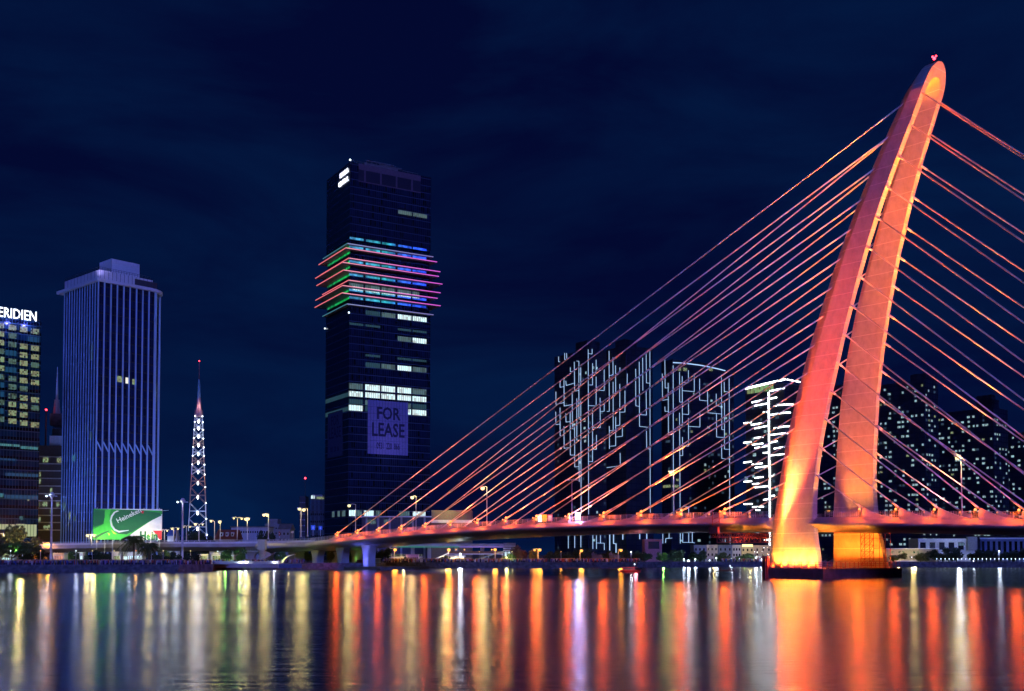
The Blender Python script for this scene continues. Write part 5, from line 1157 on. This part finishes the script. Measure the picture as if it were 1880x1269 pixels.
t, w_, h = low('long_white_building', 'long white building with a row of small windows behind the viaduct lamps', 'building', 424, 492, 968.5, 500, white_w, 12)
wins(t, w_, h, 16, 1, .55, .9, dkw, h - 3.2, h - 1.0); MB().box(-.4, w_ + .4, -.4, 12.4, h, h + .5).build('roof', M['concrete_dark'], t)
t, w_, h = low('grey_gabled_house', 'grey house with small square windows left of the blue road signs', 'house', 511, 532, 972, 480, greyw, 10); wins(t, w_, h, 3, 2, .7, 1, dkw, h - 6, h - .6); gable(t, w_, h, 2.6, 10, M['concrete_dark'])
t, w_, h = low('stepped_block', 'dim grey block with a stepped roof far behind the long white building', 'building', 486, 516, 962, 560, greyw, 12); MB().box(w_ * .25, w_ * .75, 1, 10, h, h + 2.6).build('roof_block', greyw, t); wins(t, w_, h, 5, 2, .7, .7, dkw, h - 6, h - 1)
t, w_, h = low('tower_block', 'small distant tower block with an orange and white lit top, left of the office tower', 'tower', 569, 596, 913, 640, facade('far_glass', (.01, .02, .04), (.03, .06, .09), (.05, .09, .12), 3.2, 2.4, .2, .3, .4), 18)
MB().box(w_ * .1, w_ * .95, .3, 10, h, h + 1.6).build('roof_block', greyw, t); MB().box(w_ * .45, w_ * .95, -.1, -.02, h - 1.2, h + .3).build('lit_sign', WY, t)
for k in (.06, .1, .16, .25): MB().box(w_ * k, w_ * k + .5, -.1, -.02, h - .9, h + 1.0).build('window', WHT, t)
wins(t, w_, h, 7, 8, .8, 1.2, dkw, h - 42, h - 8)
t, w_, h = low('antenna_block', 'dark narrow block topped by a thin aerial with a red lamp', 'building', 549, 561, 911, 610, mat('block_dark', (.04, .05, .07), .8), 10)
an = MB().tube((w_ * .75, 3, h), (w_ * .75, 3, h + at(0, 878, 610).z - at(0, 911, 610).z), .15, n=5).build('aerial', M['darksteel'], t); MB().ball((w_ * .75, 3, h + 10.3), .5).build('warning_light', M['red'], an); wins(t, w_, h, 3, 8, .9, .6, greyw, 8, h - 2)
# podium and buildings by the office tower
t, w_, h = low('podium', 'low pale canopy building with slender columns below the office tower', 'building', 664, 792, 950, 560, mat('podium', (.09, .085, .11), .85), 16)
MB().box(-1, w_ + 1, -1.4, 16, h, h + .6).build('roof', M['white'], t)
for k in range(6): MB().box(w_ * k / 6 + 2, w_ * k / 6 + 3, -.6, -.1, 0, h - .01).build('column', M['concrete'], t)
for a, b_ in ((.08, .2), (.32, .4), (.66, .74)): MB().box(w_ * a, w_ * b_, -.06, -.005, h - 3.4, h - 1.2).build('window', WHD, t)
t, w_, h = low('slatted_building', 'long tan building with vertical slats right of the office tower base', 'building', 792, 866, 937, 520, mat('slat_tan', (.20, .16, .11), .8), 14)
mb = MB()
for k in range(48): mb.box(w_ * k / 48, w_ * k / 48 + .16, -.3, -.02, h - 4.2, h)
mb.build('slats', mat('slat_light', (.36, .29, .19), .8), t); MB().box(0, w_, -1.2, 0 - .31, h - 6, h - 4.6).build('ledge', M['white'], t)
for k in (.15, .38, .62, .82): MB().box(w_ * k, w_ * k + .7, -.33, -.31, h - 3.2, h - 2.7).build('downlight', WY, t)
light('POINT', t, (w_ * .4, -10, h + 2), LC['y'], 5000, .5, name='slat_light')
t, w_, h = low('viaduct', 'thin second bridge deck with green and violet lit edge, low behind the main bridge', 'viaduct', 738, 930, 1000.5, 465, M['concrete_dark'], 8, zb=GZ)
bpy.data.objects.remove(t.children[0])
mb = MB(); mb.box(-4, w_, 0, 8, h - 1.1, h + .5); mb.build('deck', M['concrete'], t)
MB().box(-2, w_ * .55, -.12, -.01, h - 1.1, h - .7).build('light_line', glow('line_green', (.06, .5, .3), .5), t); MB().box(w_ * .55, w_ + 1, -.12, -.01, h - 1.1, h - .7).build('light_line', glow('line_violet', (.35, .2, .8), .6), t)
for k in (.08, .24, .5, .75): MB().box(w_ * k, w_ * k + 1.5, 2, 3.5, 0, h - 1.12).build('column', M['concrete'], t)
mb = MB(); mb.box(w_ * .42, w_, -3, -1, 3.2, 4.6); mb.build('ramp', mat('ramp_orange', (.30, .16, .09), .8), t); MB().box(w_ * .42, w_, -3.15, -3.02, 3.2, 3.5).build('light_line', glow('line_pale', (.4, .35, .7), .7), t)
for a in (.77 - .25, .60, .86): MB().ball((w_ * a, -3.3, 5.2), .3, 6, 5).build('lamp', M['o'], t)
# fence with finials, pink wall, pavilion
t, w_, h = low('garden_wall', 'pale slatted wall with a row of small lamps, right of the last pier', 'wall', 709, 776, 1022, 418, M['concrete'], .8)
for k in range(17): MB().ball((w_ * (k + .5) / 17, .3, h + .55), .22, 6, 5, 1.6).build('lamp', WY, t)
mb = MB()
for k in range(34): mb.box(w_ * k / 34, w_ * k / 34 + .15, -.14, -.02, 0, h)
mb.build('slats', M['white'], t); light('POINT', t, (w_ * .5, -3, h + 1), LC['y'], 700, .3, name='wall_glow')
t, w_, h = low('pink_wall', 'blank pink-violet wall block beside the pale slatted wall', 'wall', 745, 768, 1018, 415, mat('wall_lilac', (.42, .24, .40), .85), 3); wins(t, w_, h, 6, 1, .3, .3, dkw, 1.2, 2.6)
t, w_, h = low('pale_shed', 'pale green-white shed at the foot of the last bridge pier', 'shed', 685, 696, 1026, 388, mat('shed', (.35, .45, .42), .8), 5); MB().box(-.2, w_ + .2, -.2, 5.2, h, h + .15).build('roof', M['white'], t)
t, w_, h = low('red_container', 'low red-brown container between the second and third bridge piers', 'container', 655, 675, 1028, 392, mat('red_box', (.28, .08, .06), .8), 5)
mb = MB(); [mb.box(k * w_ / 14, k * w_ / 14 + .12, -.07, -.01, .1, h - .1) for k in range(14)]; mb.build('ribs', mat('red_box2', (.2, .06, .05), .8), t)
def pavilion(name, label, px0, px1, yr, d, m, cat='pavilion', tilt=0, e=2500, c_='y'):
    a = at(px0, yr, d); b_ = at(px1, yr, d); t = thing(name, label, cat, (a.x, d, GZ)); w_ = b_.x - a.x; h = a.z - GZ
    mb = MB(); mb.add([(-.5, -1, h), (w_ + .5, -1, h + tilt), (w_ + .5, 7, h + tilt), (-.5, 7, h), (-.5, -1, h + .4), (w_ + .5, -1, h + .4 + tilt), (w_ + .5, 7, h + .4 + tilt), (-.5, 7, h + .4)], [(0, 3, 2, 1), (4, 5, 6, 7), (0, 1, 5, 4), (1, 2, 6, 5), (2, 3, 7, 6), (3, 0, 4, 7)]); mb.build('roof', m, t)
    for k in range(5): x = w_ * k / 4; MB().tube((x, 0, 0), (x, 0, h + tilt * k / 4), .12, n=6).build('column', M['steel'], t)
    MB().box(0, w_, 5.5, 5.8, 0, h - .3).build('back_wall', white_w, t); light('POINT', t, (w_ / 2, 1.5, h - .8), LC[c_], e, .3, name='pavilion_light'); return t, w_, h
pavilion('pavilion', 'white-roofed lit pavilion on the promenade below the bridge', 822, 851, 1022, 424, M['white'], e=3500)
pavilion('pavilion', 'pavilion with rising pale roof left of the white-roofed one', 798, 820, 1029, 422, M['white'], tilt=2.6, e=1500)
pavilion('glass_canopy', 'long sloping glass and steel canopy rising to the right behind the crowd', 872, 922, 1030, 430, mat('canopy_glass', (.25, .35, .4), .3), 'canopy', tilt=3.6, e=1800, c_='w')
t, w_, h = low('display_building', 'small grey block with a white lit display, above the right end of the glass canopy', 'building', 924, 947, 997, 450, mat('grid_grey', (.18, .18, .19), .8), 8)
for k in (.12, .4, .68): MB().box(w_ * k, w_ * k + w_ * .2, -.08, -.01, h - 5.6, h - 3.6).build('lit_display', WHT, t)
for k in range(4): MB().box(0, w_, -.15, -.02, h - 1.4 - k * .9, h - 1.2 - k * .9).build('louvre', M['white'], t)
hoard = mat('hoarding_orange', (.40, .15, .05), .8)
for px0, px1, y0, m_, lb in ((1030, 1055.5, 1025, hoard, 'shorter orange lit hoarding between the trees and the lamp'), (1083, 1119, 1025.5, hoard, 'longer orange lit hoarding, middle of three'), (1137, 1174, 1031, mat('hoarding_cream', (.5, .38, .14), .8), 'low cream hoarding behind the red boat')):
    t, w_, h = low('hoarding', lb, 'hoarding', px0, px1, y0, shore_d(px0) + 8, m_, .3)
    mb = MB(); [mb.box(w_ * k / 9, w_ * k / 9 + .08, -.06, -.005, 0, h) for k in range(10)]; mb.build('battens', M['darksteel'], t)
    light('SPOT', t, (w_ / 2, -5, 5), LC['o'], 2200, .3, (w_ / 2, 0, 1), 120, 1, 'hoarding_light')
for px in (1096, 1128):
    c = at(px, 1014, 444); t = thing('round_tree', 'pale bluish rounded tree between the hoardings' if px < 1100 else 'pale bluish rounded tree beside the last orange lamp', 'tree', (c.x, 444, GZ), 0)
    for nm, k in (('crown', 0), ('trunk', 1)): o = bpy.data.objects.new(nm, CM['b'][k].mesh(nm, mat('leaf_pale', (.16, .15, .2), .8) if k == 0 else M['bark'])); col.objects.link(o); o.parent = t; o.scale = (2.3, 2.3, (c.z - GZ) / 1.1)
t, w_, h = low('pink_building', 'pink low building with a recessed dark balcony below the deck, behind the trees', 'building', 1184, 1215, 990, 470, pinkw, 10); MB().box(w_ * .2, w_ * .85, -.06, -.01, h - 4.2, h - 1).build('balcony', dkw, t); MB().box(-.3, w_ + .3, -.5, 0 - .07, h - .5, h).build('cornice', pinkw, t)
for i, (px0, px1, y0, m_) in enumerate(((1274, 1296, 1001, bluew), (1297, 1318, 1000.5, mat('t1', (.22, .2, .26), .9)), (1319, 1344, 1001, bluew), (1345, 1360, 1001, white_w), (1361, 1384, 1002, creamw), (1385, 1417, 1001.5, mat('t2', (.3, .24, .22), .9)))):
    t, w_, h = low('terraced_house', ORD[i] + ' from the left of six narrow colonial terraced houses left of the pylon', 'house', px0, px1, y0, 486, m_, 10); t['group'] = 'terraced houses on the far bank'
    wins(t, w_, h, 3, 3, .7, 1.1, dkw, h - 8, h - .7); MB().box(-.02, w_ + .02, -.4, -.07, h - .35, h + .1).build('cornice', m_, t); MB().box(-.02, w_ + .02, -.3, -.07, h - 3.4, h - 3.2).build('floor_band', m_, t)
    if i in (1, 4, 5): light('POINT', t, (w_ / 2, -5, 5), LC['y'], 800, .4, name='house_light')
    if i == 4: MB().box(w_ * .05, w_ * .9, -.5, -.41, h - .5, h + .6).build('lit_sign', glow('sign_warm', (1, .8, .35), 1.8), t)
    if i == 5:
        rg = random.Random(9)
        for k in range(26): MB().ball((rg.uniform(0, w_), -1.5, rg.uniform(.8, h - .6)), rg.uniform(.12, .25), 6, 4).build('lantern', M['w'] if k % 4 else M['y'], t)
t, w_, h = low('cream_building', 'cream low building with lit terrace and windows right of the pylon foot', 'building', 1628, 1722, 1007, 470, creamw, 10); wins(t, w_, h, 14, 2, 1.0, 1.1, WY, .8, h - .5, skip=.5); MB().box(-.3, w_ + .3, -.6, 0 - .07, h - .3, h + .1).build('cornice', M['white'], t); light('POINT', t, (w_ * .4, -6, 3), LC['y'], 1800, .4, name='terrace_light')
t, w_, h = low('white_modern_building', 'white modern low building with tall dark window bays, right of the cream one', 'building', 1686, 1790, 989, 500, white_w, 12); wins(t, w_, h, 6, 1, 2.6, 3.4, dkw, h - 5.4, h - 1.4); MB().box(w_ * .70, w_ * .82, -.08, -.055, h - 3.2, h - 1.9).build('window', WHD, t); MB().box(w_ * .85, w_ + .2, -2, -.1, h - 5.5, h + .8).build('side_block', greyw, t); light('POINT', t, (w_ * .5, -14, h), LC['w'], 3500, .5, name='building_light')
t, w_, h = low('blue_grey_building', 'long blue-grey building with flat roof and pillars at the right edge', 'building', 1800, 1910, 988, 505, bluew, 12); wins(t, w_, h, 11, 1, 1.3, 5, dkw, h - 7, h - 1); MB().box(-.4, w_, -.8, -.06, h - .5, h + .2).build('cornice', M['white'], t)
t, w_, h = low('terrace_building', 'dim low terrace building between the right pylon foot and the cream building', 'building', 1612, 1640, 1012, 480, greyw, 8); wins(t, w_, h, 6, 1, .7, .8, WHD, .8, h - .2)

# lit shop fronts and stalls under the viaduct
stall_spec = [(2, 26, 1012, 'w', 'lit white kiosk at the left edge under the layered tree'), (40, 56, 1018, 'w', 'small white kiosk left of the orange tent'), (97, 118, 1016, 'o', 'pinkish lit kiosk right of the first tall mast'), (146, 152, 1015, 'w', 'narrow bright white kiosk left of the banner'), (206, 222, 1014, 'y', 'yellowish lit kiosk left of the viaduct column below the banner'), (226, 262, 1014, 'w', 'bright lit kiosk behind the larger palm'), (366, 372 + 10, 1018, 'y', 'cream lit kiosk right of the round dark trees'), (388, 406, 1016, 'y', 'beige lit kiosk between column and green tree'), (494 - 90, 430, 1020, 'y', 'beige kiosk behind the first green tree')]
for px0, px1, y0, c_, lb in stall_spec:
    d = 352 if px0 < 300 else 378
    t, w_, h = low('kiosk', lb, 'kiosk', px0, px1, y0, d, white_w, 3); t['group'] = 'kiosks under the viaduct'
    n_ = max(1, int(w_ / 2)); [MB().box(w_ * (k + .12) / n_, w_ * (k + .88) / n_, -.06, -.01, .5, min(2.7, h - .4)).build('shop_window', {'w': WHT, 'y': WY, 'o': lit_window('shop_pink', (1, .5, .4), (.5, .2, .2), 1, (.8, 1), .3)}[c_], t) for k in range(n_)]
    MB().box(-.2, w_ + .2, -1.2, 3.1, h, h + .15).build('awning', M['white'], t); light('POINT', t, (w_ / 2, -3, 2.6), LC[c_], 260, .3, name='kiosk_light')
c = at(71, 1022, 345); t = thing('tent', 'orange pointed market tent left of the first tall mast', 'tent', (c.x, 345, GZ)); mb = MB(); om = mat('tent_orange', (.75, .28, .02), .8)
mb.add([(-1.9, -1.9, 2.2), (1.9, -1.9, 2.2), (1.9, 1.9, 2.2), (-1.9, 1.9, 2.2), (0, 0, 4.0), (-1.9, -1.9, 1.8), (1.9, -1.9, 1.8), (1.9, 1.9, 1.8), (-1.9, 1.9, 1.8)], [(0, 1, 4), (1, 2, 4), (2, 3, 4), (3, 0, 4), (5, 6, 1, 0), (6, 7, 2, 1), (7, 8, 3, 2), (8, 5, 0, 3)]); mb.build('canopy', om, t)
for sx in (-1.8, 1.8):
    for sy in (-1.8, 1.8): MB().tube((sx, sy, 0), (sx, sy, 1.9), .06, n=5).build('leg', M['steel'], t)
light('POINT', t, (0, -3.2, 2.8), LC['o'], 500, .2, name='tent_light')
# white arch canopy by the piers
c = at(532, 1036, 392); t = thing('arch_canopy', 'small white arched canopy left of the wide bridge column', 'canopy', (c.x, 392, GZ)); mb = MB(); rg = []
for i in range(11):
    a = math.pi * (.5 + i / 20) ; rg.append([(0 + 4.6 * math.cos(a) + 2, y, 3.2 * math.sin(a)) for y in (-1.5, 1.5)] + [(4.4 * math.cos(a) + 2, y, 3.0 * math.sin(a)) for y in (1.5, -1.5)])
mb.loft(rg); mb.build('shell', M['white'], t); light('POINT', t, (0, -3, 1.5), LC['y'], 500, .3, name='canopy_light')

# ------------------------------------------------------------------ boats
def boat(px0, px1, ywl, cabin_y, label, hullc, cabc, d=None, lamp_=None, group=None, name='river_boat'):
    d = d or F * CAMH / (ywl - HORIZON); a = at(px0, ywl, d); b_ = at(px1, ywl, d); Lh = b_.x - a.x; H_ = at(px0, cabin_y, d).z
    t = thing(name, label, 'boat', (a.x, d, 0), 0, group)
    rg = []
    for k in (0, .03, .2, .5, .8, .93, 1):
        hw_ = 1.7 * (.75 if k == 0 else 1 if k < .75 else (.75 if k < .95 else .08)); x = Lh * k; zt_ = H_ * (.34 + .14 * k * k)
        rg.append([(x, -hw_, zt_), (x - (0 if k < .9 else .5), -hw_ * .6, -.3), (x - (0 if k < .9 else .5), hw_ * .6, -.3), (x, hw_, zt_)])
    MB().loft(rg).build('hull', hullc, t)
    mb = MB(); mb.add([(Lh * .12, -1.3, H_ * .36), (Lh * .72, -1.3, H_ * .36), (Lh * .72, 1.3, H_ * .36), (Lh * .12, 1.3, H_ * .36), (Lh * .14, -1.2, H_ * .85), (Lh * .62, -1.2, H_ * .85), (Lh * .62, 1.2, H_ * .85), (Lh * .14, 1.2, H_ * .85)], [(0, 1, 5, 4), (1, 2, 6, 5), (2, 3, 7, 6), (3, 0, 4, 7), (4, 5, 6, 7)])
    cb_ = mb.build('cabin', cabc, t); MB().box(Lh * .08, Lh * .78, -1.5, 1.5, H_ * .86, H_ * .97).build('roof', hullc, t)
    for k in range(6): MB().box(Lh * (.17 + k * .075), Lh * (.17 + k * .075 + .055), -1.36, -1.27, H_ * .5, H_ * .78).build('window', WHX if lamp_ != 'w' else WHD, cb_)
    mb = MB(); mb.tube((Lh * .68, 0, H_ * .95), (Lh * .68, 0, H_ * 1.45), .05, n=5); ms = mb.build('mast', M['steel'], t); MB().ball((Lh * .68, 0, H_ * 1.5), .2, 8, 6).build('lamp', M['w'], ms)
    return t
redh = mat('boat_red', (.55, .05, .09), .5); 
t = boat(1138, 1178, 1050.5, 1041, 'red and pink river boat under way left of the pylon', redh, mat('boat_pink', (.6, .2, .25), .5), name='river_boat')
light('POINT', t, (4, -5, 2.5), (1, .25, .3), 500, .4, name='boat_light')
boat(1320, 1350, 1048, 1042, 'small dim red boat low on the water, nearest the pylon', mat('boat_dim', (.16, .04, .06), .6), mat('boat_dim2', (.2, .08, .1), .6), name='river_boat')
boat(1640, 1690, 1040.5, 1029, 'white motor yacht moored right of the pylon foot', mat('yacht', (.6, .6, .65), .3), white_w, lamp_='w', name='motor_yacht')
boat(1335, 1366, 1039.5, 1036, 'long low boat with a string of pale lights along the bank left of the pylon', mat('barge', (.2, .12, .1), .7), mat('barge2', (.4, .25, .2), .7), name='barge')

# ------------------------------------------------------------------ crowd on the banks (a mass of spectators)
def crowd(name, segs, seed, mats, label):
    rg = random.Random(seed); mb = MB()
    for px0, px1, n_, dmax in segs:
        for _ in range(n_):
            px = rg.uniform(px0, px1); d = shore_d(px) + .9 + rg.random() ** 1.3 * dmax; x = xw(px, d); h = rg.uniform(1.5, 1.8); z = GZ + (.0); a = rg.random() * 6.28; mi = rg.randrange(2, len(mats)); leg = rg.choice((1, mi))
            ca, sa = math.cos(a), math.sin(a)
            def ring(w_, t_, zz): return [(x + ca * w_ * i - sa * t_ * j, d + sa * w_ * i + ca * t_ * j, z + zz * h) for i, j in ((-1, -1), (1, -1), (1, 1), (-1, 1))]
            mb.loft([ring(.13, .09, 0), ring(.17, .11, .28), ring(.18, .12, .48)], mi=leg)
            mb.loft([ring(.18, .12, .48), ring(.2, .13, .66), ring(.24, .13, .80), ring(.09, .08, .86)], mi=mi); mb.ball((x, d, z + .93 * h), .115, 6, 4, 1.15, 0)
            for s in (-1, 1):
                ox, oy = ca * .27 * s, sa * .27 * s; mb.tube((x + ox * .9, d + oy * .9, z + .79 * h), (x + ox, d + oy, z + .46 * h), .055, .04, 4, mi)
    o = mb.build(name, mats); tag(o, label, 'crowd', kind='stuff')
cm = [mat('skin', (.35, .2, .13), .7, noise=0), mat('trousers', (.03, .03, .06), .8, noise=0)] + [mat('shirt', c_, .8, noise=0) for c_ in ((.5, .48, .45), (.4, .06, .05), (.05, .08, .3), (.3, .2, .35), (.05, .05, .06), (.45, .3, .12))]
crowd('crowd', ((-10, 385, 900, 7), (385, 560, 90, 5)), 21, cm, 'dense crowd of spectators standing along the left river bank')
crowd('crowd', ((705, 1000, 520, 7), (1000, 1175, 240, 5)), 22, cm, 'crowd of spectators on the promenade below the middle of the bridge')
crowd('crowd', ((1325, 1420, 110, 5),), 23, cm, 'crowd of people on the quay just left of the pylon')
# short lamp posts, some put in to brighten the crowd and viaduct
for px, c_, e in ((20, 'w', 500), (75, 'o', 500), (140, 'w', 500), (170, 'y', 700), (210, 'y', 700), (300, 'y', 800), (350, 'y', 500), (250, 'o', 600), (400, 'w', 350), (880, 'o', 500), (940, 'y', 400), (1030, 'o', 400), (1385, 'w', 500)):
    d = shore_d(px) + 3; t = thing('crowd_lamp', 'short plain lamp post standing among the crowd', 'lamp', (xw(px, d), d, GZ), 0, 'short lamp posts among the crowd')
    MB().tube((0, 0, 0), (0, 0, 4.1), .06, .05, 6).build('pole', M['steel'], t); MB().ball((0, 0, 4.25), .16, 8, 6).build('bulb', M[c_], t); light('POINT', t, (0, 0, 4.25), LC[c_], e * .5, .2)
for px, py, lb in ((442.5, 1034.8, 'left'), (452, 1035, 'middle'), (504, 1035, 'right')):
    p = at(px, py, 356); t = thing('deck_lamp', lb + ' of three small white lamps on the landing stage', 'lamp', (p.x, 356, 2.06)); MB().tube((0, 0, 0), (0, 0, max(.1, p.z - 2.06)), .05, n=5).build('post', M['steel'], t); MB().ball((0, 0, max(.15, p.z - 2.06)), .22, 8, 6).build('bulb', M['w'], t)
    light('POINT', t, (0, -.5, .6), LC['w'], 250, .2)
